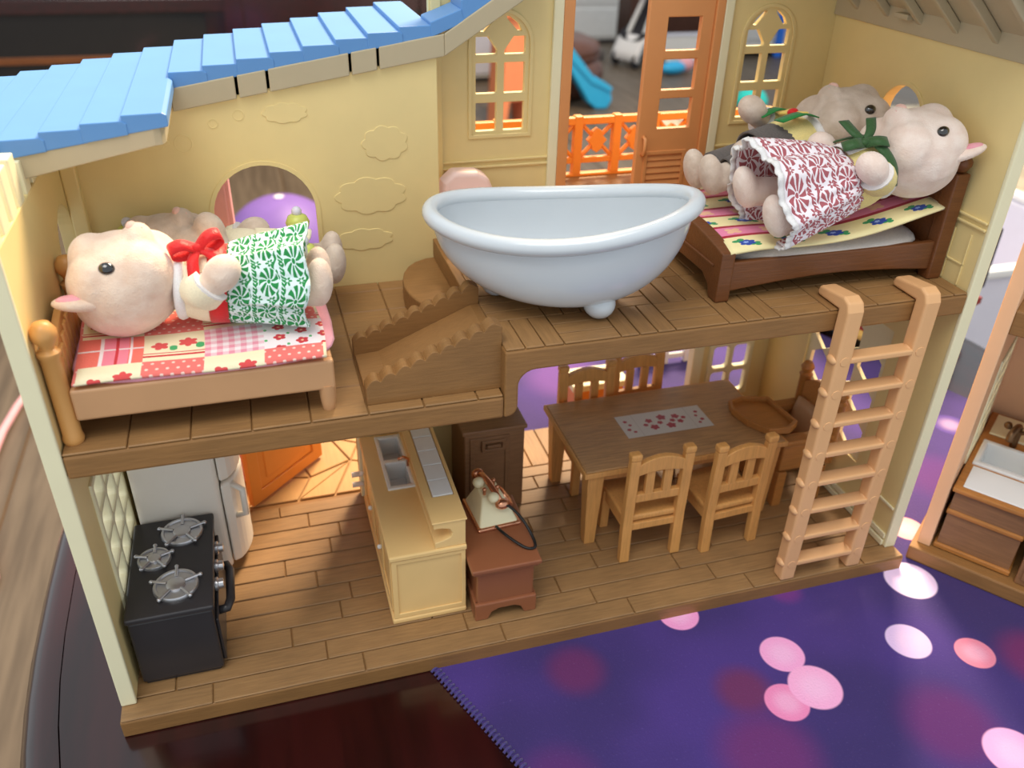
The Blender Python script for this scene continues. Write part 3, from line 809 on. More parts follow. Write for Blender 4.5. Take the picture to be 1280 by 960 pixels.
dl = MB().plate(rect(35.6, 40.15, ZR + 0.05, 35.5), [rect(36.95, 39.3, 29.75, 31.75), rect(36.95, 39.3, 27.3, 29.2), rect(36.95, 39.3, 24.8, 26.75), rect(36.3, 39.2, 20.2, 23.2)], 'y', 18.5, 18.95).build('balcony_door', 'orange', H, 0.06)
MB().plate(rect(36.2, 39.3, 20.1, 23.3), [rect(36.45, 39.05, 20.35, 23.05)], 'y', 18.42, 18.52).build('louver_frame', 'orange', dl, 0.03)
for k in range(6):
    z = 20.4 + k * 0.44
    MB().prism([(18.5, z + 0.02), (18.86, z + 0.1), (18.86, z + 0.44), (18.62, z + 0.44)], 'x', 36.3, 39.2).build('louver_slat', 'orange', dl, 0.03)
MB().tube([(36.05, 18.5, 23.1), (36.05, 18.2, 23.2), (36.05, 18.12, 23.6), (36.05, 18.2, 24.2), (36.05, 18.5, 24.3)], 0.13, 8).build('handle', 'orange', dl, smooth=180)
# ---- balcony deck and railing behind
MB().box(21.6, 50.5, 19.1, 27.0, 18.05, 19.4).build('balcony_deck', 'brown', H, 0.1)
ra = MB().box(21.6, 50.5, 25.7, 26.3, 23.3, 23.85).box(21.6, 50.5, 25.8, 26.2, 20.4, 20.85).box(21.6, 50.5, 25.7, 26.3, 19.4, 19.65).build('balcony_railing', 'orange2', H, 0.08)
for i in range(10):
    x = 21.8 + i * 3.1
    MB().box(x - 0.32, x + 0.32, 25.65, 26.35, 19.6, 23.95).build('railing_post', 'orange2', ra, 0.08)
    if i < 9:
        c = x + 1.55
        for sx in (-1, 1): MB().tube([(c - 1.3 * sx, 26, 20.8), (c + 1.3 * sx, 26, 23.35)], 0.17, 6).build('cross_bar', 'orange2', ra)
        d = 0.78
        MB().prism([(c - d, 22.08), (c - d * .55, 21.7), (c - d * .5, 21.4), (c, 21.15), (c + d * .5, 21.4), (c + d * .55, 21.7), (c + d, 22.08), (c + d * .55, 22.45), (c + d * .5, 22.75), (c, 23.0), (c - d * .5, 22.75), (c - d * .55, 22.45)], 'y', 25.75, 26.25).build('rosette', 'orange2', ra, 0.05)
# ---- kitchen door swung open over the paved porch
kd = empty('x', 'x', 'x')
kd.name = 'kitchen_door'; kd.parent = H
for q in ('label', 'category'): del kd[q]
kd.location = (7.5, 16.6, 0); kd.rotation_euler = (0, 0, math.radians(44))
MB().plate(rect(0, 7.4, 0.05, 12.2), [rect(1.0, 6.4, 1.0, 5.6), rect(1.0, 6.4, 6.6, 11.4)], 'y', -0.25, 0.25).build('door_frame', 'orange2', kd, 0.08)
for z0, z1 in ((1.0, 5.6), (6.6, 11.4)):
    MB().box(0.98, 6.42, -0.12, 0.12, z0 - .02, z1 + .02).box(1.6, 5.8, -0.2, 0.2, z0 + 0.6, z1 - 0.6).build('door_panel', 'orange2', kd, 0.08)
po = MB().box(-1.0, 26.4, 16.6, 30.0, -1.3, -0.3).build('porch_base', 'porch', H, 0.1)
# crazy paving: irregular stones cut from a jittered lattice
random.seed(3)
P = {}
for i in range(8):
    for j in range(5):
        P[i, j] = (1.0 + i * 3.1 + (random.uniform(-.9, .9) if 0 < i < 7 else 0) + (1.2 if j % 2 else 0) * (0 < i < 7), 16.7 + j * 3.3 + (random.uniform(-.9, .9) if 0 < j < 4 else 0))
for i in range(7):
    for j in range(4):
        q = [P[i, j], P[i + 1, j], P[i + 1, j + 1], P[i, j + 1]]
        c = (sum(a for a, _ in q) / 4, sum(b for _, b in q) / 4)
        def shrink(poly): 
            cx = sum(a for a, _ in poly) / len(poly); cy = sum(b for _, b in poly) / len(poly)
            return [(cx + (a - cx) * 0.95, cy + (b - cy) * 0.94) for a, b in poly]
        parts_ = [q] if (i * 3 + j) % 4 != 1 else ([[q[0], q[1], q[2]], [q[0], q[2], q[3]]] if (i + j) % 2 else [[q[0], q[1], q[3]], [q[1], q[2], q[3]]])
        for poly in parts_: MB().prism(shrink(poly), 'z', -0.3, -0.17 + random.uniform(0, 0.04)).build('paving_stone', 'stone', po, 0.05, 1)
# ---- blue roof over the left room
rf = empty('y', 'y', 'y'); rf.name = 'roof'; rf.parent = H
for q in ('label', 'category'): del rf[q]
def zt(x): return 28.62 + 0.16 * x if x < 21.9 else 28.62 + 0.16 * 21.9 + 0.62 * (x - 21.9)
step = 1.76
x = 7.05 - 6 * step; c = 0
while x < 26.5:
    x1 = x + step
    y0, y1 = (8.25, 24.6) if x1 < 7.2 else (15.75, 25.2) if x1 < 21.3 else (15.75, 18.5)
    za, zb = zt(x), zt(x1)
    poly = [(x, za - 0.62), (x1 + 0.2, zb - 0.62), (x1 + 0.2, zb - 0.1), (x1, zb + 0.02), (x, zb - 0.02)] if x < 21 else [(x, za - 0.62), (x1 + 0.2, zb - 0.6), (x1, zb + 0.1), (x, zb - 0.55)]
    MB().prism(poly, 'y', y0 + 0.05 * (c % 2), y1).build('shingle_course', 'roofblue', rf, 0.05)
    x = x1; c += 1
def fas(xa, xb, y0, y1, d0, d1):
    MB().prism([(xa, zt(xa) - d1), (xb, zt(xb) - d1), (xb, zt(xb) - d0), (xa, zt(xa) - d0)], 'y', y0, y1).build('fascia', 'fascia', rf, 0.06)
MB().prism([(-3.5, zt(-3.5) - 1.85), (6.6, zt(6.6) - 1.4), (6.6, zt(6.6) - 0.58), (-3.5, zt(-3.5) - 0.58)], 'y', 8.35, 8.85).build('fascia', 'fascia', rf, 0.06)
fas(-3.4, 6.6, 8.85, 15.6, 0.6, 0.9)
MB().prism([(6.55, 8.35), (6.85, 8.5), (7.0, 8.9), (7.0, 15.9), (6.6, 15.9), (6.6, 8.85), (6.55, 8.85)], 'z', zt(6.6) - 1.4, zt(6.6) - 0.62).build('fascia_return', 'fascia', rf, 0.08)
for xa, xb in ((7.0, 10.35), (10.5, 12.0), (12.15, 16.5), (16.65, 18.05), (18.2, 21.9), (21.9, 26.5)): fas(xa, xb, 15.7, 16.0, 0.55, 1.75)
MB().prism([(6.8, zt(6.8) - 1.6), (21.9, zt(21.9) - 1.6), (21.9, zt(21.9) - 0.62), (6.8, zt(6.8) - 0.62)], 'y', 16.0, 16.2).build('fascia_backing', 'groove', rf)
# ---- right roof slope seen from below
rr = MB().prism([(50.6, 31.5), (50.2, 31.9), (36, 44.4), (36, 45.4), (50.9, 32.4)], 'y', 0.5, 19.2).build('roof_slope', 'fascia', H, 0.08)
for y in (1.2, 4.2, 7.2, 10.2, 13.2, 16.2):
    MB().prism([(49.0, 32.3), (49.3, 32.65), (36.2, 44.2), (36.2, 43.4)], 'y', y, y + 0.4).build('rafter', 'fascia', rr, 0.06)
MB().prism([(49.0, 31.7), (49.9, 31.7), (49.9, 32.9), (49.0, 33.4)], 'y', 1.0, 18.6).build('wall_plate', 'fascia', rr, 0.06)
MB().box(48.4, 49.05, 10.8, 12.0, 32.5, 32.8).build('clip', 'fascia', rr, 0.05)

# ================================================================== KITCHEN
# ---- stove
t = empty('toy_stove', 'black toy stove with three silver burners in the kitchen corner', 'stove', (0, 0, 0))
MB().box(1.15, 5.5, 2.15, 10.0, 0.25, 4.8).build('stove_body', 'black', t, 0.12)
MB().box(1.3, 5.3, 2.3, 9.9, 0, 0.3).build('plinth', 'black', t, 0.05)
MB().box(1.05, 5.62, 2.05, 10.1, 4.8, 5.18).build('cooktop', 'black', t, 0.12, 3)
MB().box(5.5, 5.68, 2.5, 9.7, 0.5, 3.7).build('oven_door', 'black', t, 0.06)
for cx, cy, r in ((3.85, 8.6, 1.2), (2.4, 6.55, 0.92), (3.65, 4.1, 1.22)):
    z = 5.18
    b_ = MB().lathe([(r, z), (r, z + 0.12), (r * 0.96, z + 0.2), (r * 0.86, z + 0.2), (r * 0.82, z + 0.1), (0.02, z + 0.1)], (cx, cy, 0), 32).build('burner', 'steel', t, smooth=35)
    for k in range(5):
        a = 2 * PI * k / 5 + 0.3; c, s_ = math.cos(a), math.sin(a)
        MB().tube([(cx + c * r * 0.42, cy + s_ * r * 0.42, z + 0.2), (cx + c * r * 1.12, cy + s_ * r * 1.12, z + 0.22)], 0.09, 8).ell((cx + c * r * 1.12, cy + s_ * r * 1.12, z + 0.2), 0.13, 8, 6).build('pan_support', 'steel', b_, smooth=60)
    MB().lathe([(r * 0.42, z + 0.1), (r * 0.42, z + 0.2), (r * 0.36, z + 0.24), (0.02, z + 0.24)], (cx, cy, 0), 24).build('burner_cap', 'steel', b_, smooth=35)
for y in (7.7, 6.1, 4.6): MB().lathe([(0.4, 5.6), (0.4, 5.75), (0.3, 5.8), (0.28, 6.05), (0.02, 6.1)], (0, y, 4.35), 16, 'x').build('knob', 'steel', t, smooth=40)
MB().tube([(5.6, 3.6, 3.3), (6.1, 3.6, 3.35), (6.3, 4.2, 3.4), (6.3, 6.6, 3.4), (6.1, 7.2, 3.35), (5.6, 7.2, 3.3)], 0.26, 10).build('oven_handle', 'black', t, smooth=180)
# ---- fridge
t = empty('toy_fridge', 'ivory toy refrigerator with rounded door behind the black stove', 'refrigerator', (0, 0, 0))
MB().box(1.3, 6.2, 10.25, 15.2, 0.2, 12.8).build('fridge_body', 'fridge', t, 0.35, 4)
MB().box(1.5, 6.0, 10.5, 15.0, 0, 0.3).build('plinth', 'fridge', t)
def bulge(z0, z1):
    n = 14
    return MB().grid(lambda u, v: (6.25 + 0.35 + 1.0 * (math.sin(PI * min(max(u, .04), .96)) ** 0.45), lerp(10.15, 15.2, u), lerp(z0, z1, v) ), n, 6).grid(lambda u, v: (6.27, lerp(15.2, 10.15, u), lerp(z0, z1, v)), 2, 6)
for z0, z1 in ((0.7, 7.0), (7.2, 12.6)):
    mb = MB(); prof = [(6.27, 10.2)] + [(6.3 + 1.25 * math.sin(PI * k / 14) ** 0.6, lerp(10.15, 15.2, k / 14)) for k in range(1, 14)] + [(6.27, 15.15)]
    d_ = mb.prism(prof, 'z', z0, z1).build('fridge_door', 'fridge', t, 0.22, 3)
    MB().tube([(6.9, 10.75, z0 + (z1 - z0) * .55), (7.5, 10.4, z0 + (z1 - z0) * .6), (7.5, 10.4, z0 + (z1 - z0) * .9), (6.9, 10.75, z0 + (z1 - z0) * .95)], 0.2, 8).build('handle', 'fridge', d_, smooth=180)
# ---- sink counter
t = empty('sink_counter', 'butter yellow kitchen counter with sink and tiled ledge', 'counter', (0, 0, 0))
MB().box(15.5, 19.8, 3.1, 15.4, 0.3, 3.9).plate(rect(15.5, 19.8, 3.1, 15.4), [rect(16.4, 18.05, 9.2, 15.0)], 'z', 3.9, 5.05).build('counter_body', 'butter', t, 0.0)
MB().box(15.32, 19.92, 2.95, 15.45, 0, 0.38).build('plinth', 'butter', t, 0.1)
MB().plate(rect(15.3, 19.95, 2.92, 15.5), [rect(16.45, 18.0, 9.3, 11.9), rect(16.45, 18.0, 12.2, 14.9)], 'z', 5.05, 5.42).build('worktop', 'butter', t, 0.09)
MB().plate(rect(15.42, 19.88, 0.4, 5.0), [rect(15.75, 19.6, 0.75, 4.75)], 'y', 3.0, 3.1).build('end_panel', 'butter', t, 0.04)
sk_ = MB().plate(rect(16.3, 18.15, 9.1, 15.1), [rect(16.55, 17.9, 9.4, 11.85), rect(16.55, 17.9, 12.25, 14.8)], 'z', 5.4, 5.55)
for y0, y1 in ((9.35, 11.9), (12.2, 14.85)):
    sk_.box(16.5, 17.95, y0, y1, 4.0, 4.15).plate(rect(16.46, 17.99, y0 - .04, y1 + .04), [rect(16.58, 17.87, y0 + .08, y1 - .08)], 'z', 4.0, 5.5)
sk_.build('sink_basin', 'white', t, 0.05)
MB().tube([(18.0, 11.3, 5.5), (18.0, 11.3, 6.1), (17.7, 11.3, 6.3), (17.35, 11.3, 6.15)], 0.1, 8).build('faucet', 'copper', t, smooth=180)
prof = [(18.0, 7.3), (18.0, 6.9), (18.5, 6.88), (18.95, 6.75), (19.12, 6.45), (19.0, 6.15), (18.6, 5.98), (18.05, 5.85), (18.05, 5.42), (19.9, 5.42), (19.9, 7.3)]
MB().prism(prof, 'y', 3.05, 15.4).build('ledge', 'butter', t, 0.05)
MB().plate(rect(17.9, 19.98, 2.98, 15.45), [rect(18.4, 19.75, 5.35, 13.2)], 'z', 7.3, 7.42).build('ledge_frame', 'butter', t, 0.04)
for k in range(5):
    y0 = 5.38 + k * 1.56; MB().box(18.45, 19.7, y0 + 0.03, y0 + 1.53, 7.3, 7.45).build('tile', 'white', t, 0.04)
for y0 in (3.5, 7.4, 11.3):
    MB().plate(rect(y0, y0 + 3.6, 0.6, 4.8), [rect(y0 + 0.5, y0 + 3.1, 1.1, 4.3)], 'x', 15.38, 15.5).build('cupboard_door', 'butter', t, 0.04)
    MB().ell((15.25, y0 + 3.3, 3.0), 0.16, 10, 8).build('knob', 'white', t, smooth=180)
for z in (2.2, 1.3): MB().lathe([(0.2, 14.6), (0.2, 15.3), (0.14, 15.4), (0.02, 15.4)], (0, 15.6, z), 12, 'x').build('towel_peg', 'white', t, smooth=40)
# ---- telephone stand and telephone
t = empty('telephone_stand', 'glossy chestnut toy side stand carrying the telephone', 'stand', (0, 0, 0))
MB().box(20.35, 23.95, 2.1, 7.9, 0.9, 3.9).build('stand_body', 'chestnut', t, 0.15)
MB().box(19.95, 24.3, 1.72, 8.2, 3.95, 4.28).build('stand_top', 'chestnut', t, 0.1, 3)
MB().box(20.1, 24.15, 1.86, 8.05, 3.72, 3.98).build('top_moulding', 'chestnut', t, 0.08)
apr = [(20.2, 1.3), (20.2, 0.0), (21.0, 0.0), (21.25, 0.55), (21.7, 0.75), (22.7, 0.75), (23.1, 0.55), (23.35, 0), (24.1, 0), (24.1, 1.3)]
for y in (1.9, 7.6): MB().prism(apr, 'y', y, y + 0.4).build('foot_apron', 'chestnut', t, 0.08)
ap2 = [(2.1, 1.3), (2.1, 0), (3.0, 0), (3.4, 0.7), (6.6, 0.7), (7.0, 0), (7.8, 0), (7.8, 1.3)]
for x in (20.2, 23.75): MB().prism(ap2, 'x', x, x + 0.35).build('foot_apron', 'chestnut', t, 0.06)
sc_ = [(2.3, 4.0), (4.4, 4.0), (5.5, 4.4), (6.3, 5.2), (7.0, 6.2), (7.9, 6.4), (7.9, 4.0)]
MB().prism([(a, b_ - 0.0) for a, b_ in sc_], 'x', 20.0, 20.3).build('side_scroll', 'chestnut', t, 0.08)
p_ = empty('toy_telephone', 'cream toy telephone with copper handset and black cord', 'telephone', (22.45, 6.7, 4.28), math.radians(4))
p_.scale = (0.95, 0.92, 0.8)
mb = MB(); bt = [(-1.35, -1.7), (1.35, -1.7), (1.35, 1.7), (-1.35, 1.7)]; tp = [(-0.7, -0.2), (0.75, -0.2), (0.7, 1.3), (-0.65, 1.3)]
mb.add([(a, b_, 0.25) for a, b_ in bt] + [(a, b_, 1.9) for a, b_ in tp], [(0, 3, 2, 1), (4, 5, 6, 7), (0, 1, 5, 4), (1, 2, 6, 5), (2, 3, 7, 6), (3, 0, 4, 7)])
mb.build('telephone_body', 'cream', p_, 0.12, 3)
MB().box(-1.5, 1.5, -1.85, 1.85, 0, 0.3).build('base_rim', 'copper', p_, 0.12, 3)
dlx = MB().lathe([(0.85, 0), (0.85, 0.1), (0.7, 0.14), (0.02, 0.14)], n=24).build('dial', 'copper', p_, smooth=35, loc=(1.12, 0.35, 1.1), rot=(0, math.radians(62), 0))
for x in (-0.45, 0.45):
    for y in (0.1, 0.9): MB().tube([(x, y, 1.8), (x, y, 2.35)], 0.11, 8).ell((x, y, 2.4), 0.16, 8, 6).build('cradle_prong', 'copper', p_, smooth=60)
hs = [(-0.35, 1.9, 2.5), (-0.1, 1.5, 2.62), (0.0, 0.5, 2.6), (0.15, -0.5, 2.35), (0.35, -1.0, 1.9)]
MB().tube(hs, [0.18, 0.2, 0.24, 0.2, 0.2], 10).build('handset', 'copper', p_, smooth=180)
for q, r, nm in ((( -0.3, 2.0, 2.3), (0.45, 0.35, 0.5), 'earpiece'), ((0.4, -1.1, 1.75), (0.5, 0.4, 0.42), 'mouthpiece')): MB().ell(q, r).build(nm, 'copper', p_, smooth=180)
MB().ell((-0.55, 1.0, 2.35), (0.42, 0.42, 0.42)).build('bell', 'cream', p_, smooth=180)
MB().ell((-0.1, -0.7, 2.2), (0.4, 0.4, 0.4)).build('bell', 'cream', p_, smooth=180)
cp = [(-0.25, -1.8, 0.35), (-0.15, -2.6, 0.55), (0.4, -3.6, 0.35), (1.0, -4.3, 0.15), (1.55, -4.3, 0.16), (1.6, -3.4, 0.5), (1.3, -2.4, 1.2), (0.8, -1.6, 1.75), (0.45, -1.3, 1.8)]
def cat(P_, n=6):
    out = []
    P_ = [Vector(q) for q in P_]; P_ = [2 * P_[0] - P_[1]] + P_ + [2 * P_[-1] - P_[-2]]
    for i in range(1, len(P_) - 2):
        a, b_, c, d = P_[i - 1:i + 3]
        for k in range(n):
            s_ = k / n; out.append(0.5 * ((2 * b_) + (c - a) * s_ + (2 * a - 5 * b_ + 4 * c - d) * s_ ** 2 + (3 * b_ - a - 3 * c + d) * s_ ** 3))
    return out + [P_[-2]]
MB().tube(cat(cp), 0.1, 8).build('cord', 'cord', p_, smooth=180)
# ---- tall brown cabinet
t = empty('tall_cabinet', 'dark brown toy cabinet with small drawer relief behind the telephone stand', 'cabinet', (0, 0, 0))
MB().box(22.0, 26.3, 12.0, 15.9, 0, 6.7).build('cabinet_body', 'umber', t, 0.1)
MB().box(21.85, 26.45, 11.85, 16.0, 6.7, 7.05).build('cabinet_top', 'umber', t, 0.1)
MB().plate(rect(22.4, 25.2, 0.6, 6.4), [rect(22.7, 24.9, 0.9, 6.1)], 'y', 11.9, 12.0).build('front_frame', 'umber', t, 0.04)
MB().plate(rect(23.2, 24.9, 5.2, 6.15), [rect(23.45, 24.65, 5.45, 5.9)], 'y', 11.8, 12.0).build('drawer_relief', 'umber', t, 0.05)
MB().box(23.55, 24.55, 11.72, 12.0, 5.55, 5.8).build('handle', 'umber', t, 0.06)

# ================================================================== DINING ROOM
t = empty('dining_table', 'brown toy dining table with tapered legs and a printed flower panel', 'table', (0, 0, 0))
MB().box(28.75, 43.35, 6.45, 14.75, 6.0, 6.42).build('tabletop', 'tabletop', t, 0.1, 3)
MB().plate(rect(28.6, 43.5, 6.3, 14.9), [rect(28.76, 43.34, 6.46, 14.74)], 'z', 5.95, 6.36).build('table_edge', 'honey', t, 0.06)
MB().plate(rect(29.4, 42.7, 7.0, 14.2), [rect(29.8, 42.3, 7.4, 13.8)], 'z', 5.1, 5.95).build('apron', 'honey', t, 0.05)
for x in (29.5, 42.6):
    for y in (7.1, 14.1):
        mb = MB(); a, b_ = 0.38, 0.58
        mb.add([(x - a, y - a, 0), (x + a, y - a, 0), (x + a, y + a, 0), (x - a, y + a, 0), (x - b_, y - b_, 6), (x + b_, y - b_, 6), (x + b_, y + b_, 6), (x - b_, y + b_, 6)], [(0, 3, 2, 1), (4, 5, 6, 7), (0, 1, 5, 4), (1, 2, 6, 5), (2, 3, 7, 6), (3, 0, 4, 7)])
        mb.build('leg', 'honey', t, 0.06)
MB().grid(lambda u, v: (lerp(32.9, 39.4, u), lerp(9.3, 12.0, v), 6.435), 1, 1).build('flower_panel', 'sticker', t)

def chair(name, label, loc, rz):
    t = empty(name, label, 'chair', loc, rz, 'dining chairs around the toy table')
    # back is at -y, seat runs to +y
    for s in (-1, 1):
        x = s * 1.85
        MB().prism([(-0.4, 0), (0.1, 0), (0.25, 3.4), (0.05, 8.4), (-0.45, 8.4), (-0.3, 3.4)], 'x', x - 0.34, x + 0.34).build('back_post', 'honey', t, 0.07)
        MB().box(x - 0.38, x + 0.38, -0.52, 0.12, 8.4, 8.9).build('finial', 'honey', t, 0.14, 3)
        MB().prism([(3.3, 0), (3.75, 0), (3.85, 3.3), (3.2, 3.3)], 'x', x - 0.3, x + 0.3).build('leg', 'honey', t, 0.06)
        MB().prism([(0.2, 2.5), (3.3, 2.5), (3.3, 3.3), (0.2, 3.3)], 'x', x - 0.15, x + 0.15).build('seat_rail', 'honey', t, 0.05)
    top = [(-1.6, 7.2), (1.6, 7.2)] + [(1.6 - 3.2 * k / 10, 8.0 + 0.5 * math.sin(PI * k / 10) ** 0.8) for k in range(11)]
    top = [(-1.6, 7.15)] + [(-1.6 + 3.2 * k / 10, 7.15 + 0.22 * math.sin(PI * k / 10)) for k in range(1, 10)] + [(1.6, 7.15)] + [(1.6 - 3.2 * k / 10, 7.95 + 0.5 * math.sin(PI * k / 10) ** 0.8) for k in range(11)]
    MB().prism(top, 'y', -0.4, 0.02).build('top_rail', 'honey', t, 0.06)
    MB().box(-1.6, 1.6, -0.25, 0.15, 4.9, 5.55).build('mid_rail', 'honey', t, 0.06)
    for x in (-0.62, 0.62): MB().box(x - 0.3, x + 0.3, -0.25, 0.08, 5.5, 7.35).build('back_slat', 'honey', t, 0.05)
    MB().box(-2.1, 2.1, -0.1, 4.0, 3.25, 3.7).build('seat', 'honey', t, 0.14, 3)
    MB().box(-1.6, 1.6, -0.2, 0.2, 2.55, 3.1).build('stretcher', 'honey', t, 0.05)
    return t
chair('dining_chair', 'honey wood toy chair nearest the telephone stand, its back to the viewer', (32.95, 4.75, 0), 0.0)
chair('dining_chair', 'honey wood toy chair nearest the ladder, its back to the viewer', (38.65, 4.35, 0), 0.06)
chair('dining_chair', 'honey wood toy chair across the table, nearest the brown cabinet', (32.2, 15.6, 0), PI)
chair('dining_chair', 'honey wood toy chair across the table, beside the bare doorway', (36.7, 16.6, 0), PI + 0.05)
# ---- high chair
t = empty('high_chair', 'brown toy high chair with tray and cushion at the table end', 'high chair', (0, 0, 0))
MB().box(43.9, 47.8, 7.4, 11.6, 2.9, 3.4).build('seat', 'honey_dark', t, 0.1)
for y in (7.0, 11.2):
    MB().box(43.8, 47.6, y, y + 0.8, 3.2, 5.3).build('side_panel', 'honey_dark', t, 0.1)
    MB().box(43.6, 47.8, y - 0.1, y + 0.95, 5.3, 5.75).build('armrest', 'honey_dark', t, 0.14, 3)
    MB().lathe([(0.42, 3.2), (0.42, 8.0), (0.5, 8.1), (0.34, 8.3), (0.5, 8.7), (0.3, 9.1), (0.02, 9.2)], (47.9, y + 0.4, 0), 16).build('back_post', 'honey_dark', t, smooth=40)
    for x in (44.2, 47.4): MB().box(x - 0.35, x + 0.35, y, y + 0.7, 0, 3.0).build('leg', 'honey_dark', t, 0.06)
bk = [(7.6, 3.3), (11.4, 3.3)] + [(11.4 - 3.8 * k / 10, 7.6 + 0.9 * math.sin(PI * k / 10)) for k in range(11)]
MB().prism(bk, 'x', 47.65, 48.1).build('backrest', 'honey_dark', t, 0.08)
MB().grid(lambda u, v: (46.5 + 0.9 * v + 0.25 * math.sin(PI * u), lerp(7.9, 11.0, u), 3.6 + 3.0 * v), 8, 4).build('cushion', 'bedtan', t, solid=0.5, smooth=180)
tr = [(41.5, 11.3), (42.6, 11.6), (44.6, 11.0), (44.9, 7.6), (44.0, 7.0), (42.4, 7.2), (41.5, 8.6), (41.2, 10.2)]
trb = MB().prism(tr[::-1], 'z', 6.45, 6.7).build('tray', 'honey_dark', t, 0.08)
ci = (sum(a for a, _ in tr) / 8, sum(b_ for _, b_ in tr) / 8)
MB().plate(tr, [[(ci[0] + (a - ci[0]) * 0.86, ci[1] + (b_ - ci[1]) * 0.9) for a, b_ in tr]], 'z', 6.6, 7.0).build('tray_rim', 'honey_dark', trb, 0.07)
# ---- ladder
t = empty('toy_ladder', 'tan toy ladder with flat rungs hooked over the upper floor', 'ladder', (0, 0, 0))
for x0 in (40.35, 45.35):
    hk = [(0.04, 0.0), (0.98, 0.0), (0.98, 19.45), (2.9, 19.45), (3.0, 19.7), (2.9, 20.05), (0.75, 20.3), (0.25, 20.1), (0.04, 19.6)]
    r_ = MB().prism(hk, 'x', x0, x0 + 1.05).build('side_rail', 'tan', t, 0.16, 3)
    for k in range(8):
        z = 1.35 + k * 2.17
        MB().ell((x0 + 0.02, 0.5, z), (0.22, 0.42, 0.26), 12, 8).build('rung_end', 'tan', r_, smooth=180)
        MB().lathe([(0.3, -0.03), (0.3, 0.05), (0.22, 0.06), (0.02, 0.06)], (x0 + 0.55, 0.04, z), 8, 'y').build('star_boss', 'tan', r_, 0.02)
for k in range(8):
    z = 1.35 + k * 2.17
    MB().box(41.3, 45.45, 0.02, 0.98, z - 0.2, z + 0.18).build('rung', 'tan', t, 0.1, 2)

# ================================================================== UPPER ROOMS
# ---- bathtub
TH = -0.46; TC = (25.65, 5.75)
t = empty('toy_bathtub', 'glossy white toy bathtub with rolled rim and round feet', 'bathtub', (TC[0], TC[1], 0), TH)
LA, WB = 6.75, 3.95
def rimz(u): return 24.0 + 0.108 * u + 0.017 * u * u
def tubpt(a, s, off=0.0):
    # s 0 at the rim, 1 at the bottom
    k = 1 - 0.56 * s ** 2.1; kw = 1 - 0.42 * s ** 2.6
    u = (LA - off) * k * math.cos(a) + 0.0 * s; v = (WB - off) * kw * math.sin(a)
    zr = rimz(LA * math.cos(a)); zb = 20.15 + off * 1.2
    return (u, v, lerp(zr, zb, 1 - (1 - s) ** 1.35 if s < 1 else 1))
def tubsurf(off):
    mb = MB(); n, m = 56, 16
    for j in range(m + 1):
        for i in range(n): mb.v.append(tubpt(2 * PI * i / n, j / m, off))
    for j in range(m):
        for i in range(n): mb.f.append((j * n + i, j * n + (i + 1) % n, (j + 1) * n + (i + 1) % n, (j + 1) * n + i))
    # rounded bottom fill
    prev = m * n
    for q, (sc_, dz) in enumerate(((0.75, -0.28), (0.45, -0.42))):
        b0 = len(mb.v)
        for i in range(n):
            x, y, z = tubpt(2 * PI * i / n, 1, off); mb.v.append((x * sc_, y * sc_, z + dz))
        for i in range(n): mb.f.append((prev + i, prev + (i + 1) % n, b0 + (i + 1) % n, b0 + i))
        prev = b0
    mb.f.append(tuple(prev + i for i in range(n)))
    return mb
tubsurf(0.0).build('tub_shell', 'tubwhite', t, smooth=60)
tubsurf(0.3).build('tub_lining', 'tubwhite', t, smooth=60)
MB().tube([((LA + 0.1) * math.cos(2 * PI * k / 56), (WB + 0.1) * math.sin(2 * PI * k / 56), rimz(LA * math.cos(2 * PI * k / 56)) + 0.1) for k in range(56)], 0.44, 12, True).build('rim', 'tubwhite', t, smooth=180)
for u, v in ((2.5, -1.55), (2.5, 1.9), (-3.3, 0.0), (-3.2, 2.3)):
    f_ = MB().ell((u, v, 20.24), (0.86, 0.82, 0.82)).build('foot', 'tubwhite', t, smooth=180)
MB().lathe([(0.5, 20.35), (0.5, 20.45), (0.1, 20.46)], (-2.5, 0, 0.1), 20).build('drain', 'steel', t, smooth=40)
# ---- pale pink armchair behind the tub
t = empty('pink_armchair', 'pale pink rounded toy armchair mostly hidden behind the bathtub', 'armchair', (23.5, 16.0, ZR))
MB().box(-1.6, 1.6, -2.2, 1.2, 0.4, 1.5).build('seat', 'palepink', t, 0.3, 4)
MB().prism([(-1.7, 0.4), (1.7, 0.4), (1.75, 2.4), (1.3, 3.5), (0.6, 3.85), (-0.9, 3.95), (-1.6, 3.3), (-1.75, 2.4)], 'y', 0.6, 2.0).build('backrest', 'palepink', t, 0.3, 4)
for x in (-1.9, 1.3): MB().box(x, x + 0.6, -2.0, 1.4, 0.4, 2.3).build('armrest', 'palepink', t, 0.22, 3)
for x in (-1.3, 1.3):
    for y in (-1.7, 1.4): MB().lathe([(0.18, 0), (0.25, 0.5)], (x, y, 0), 10).build('leg', 'honey', t, smooth=40)

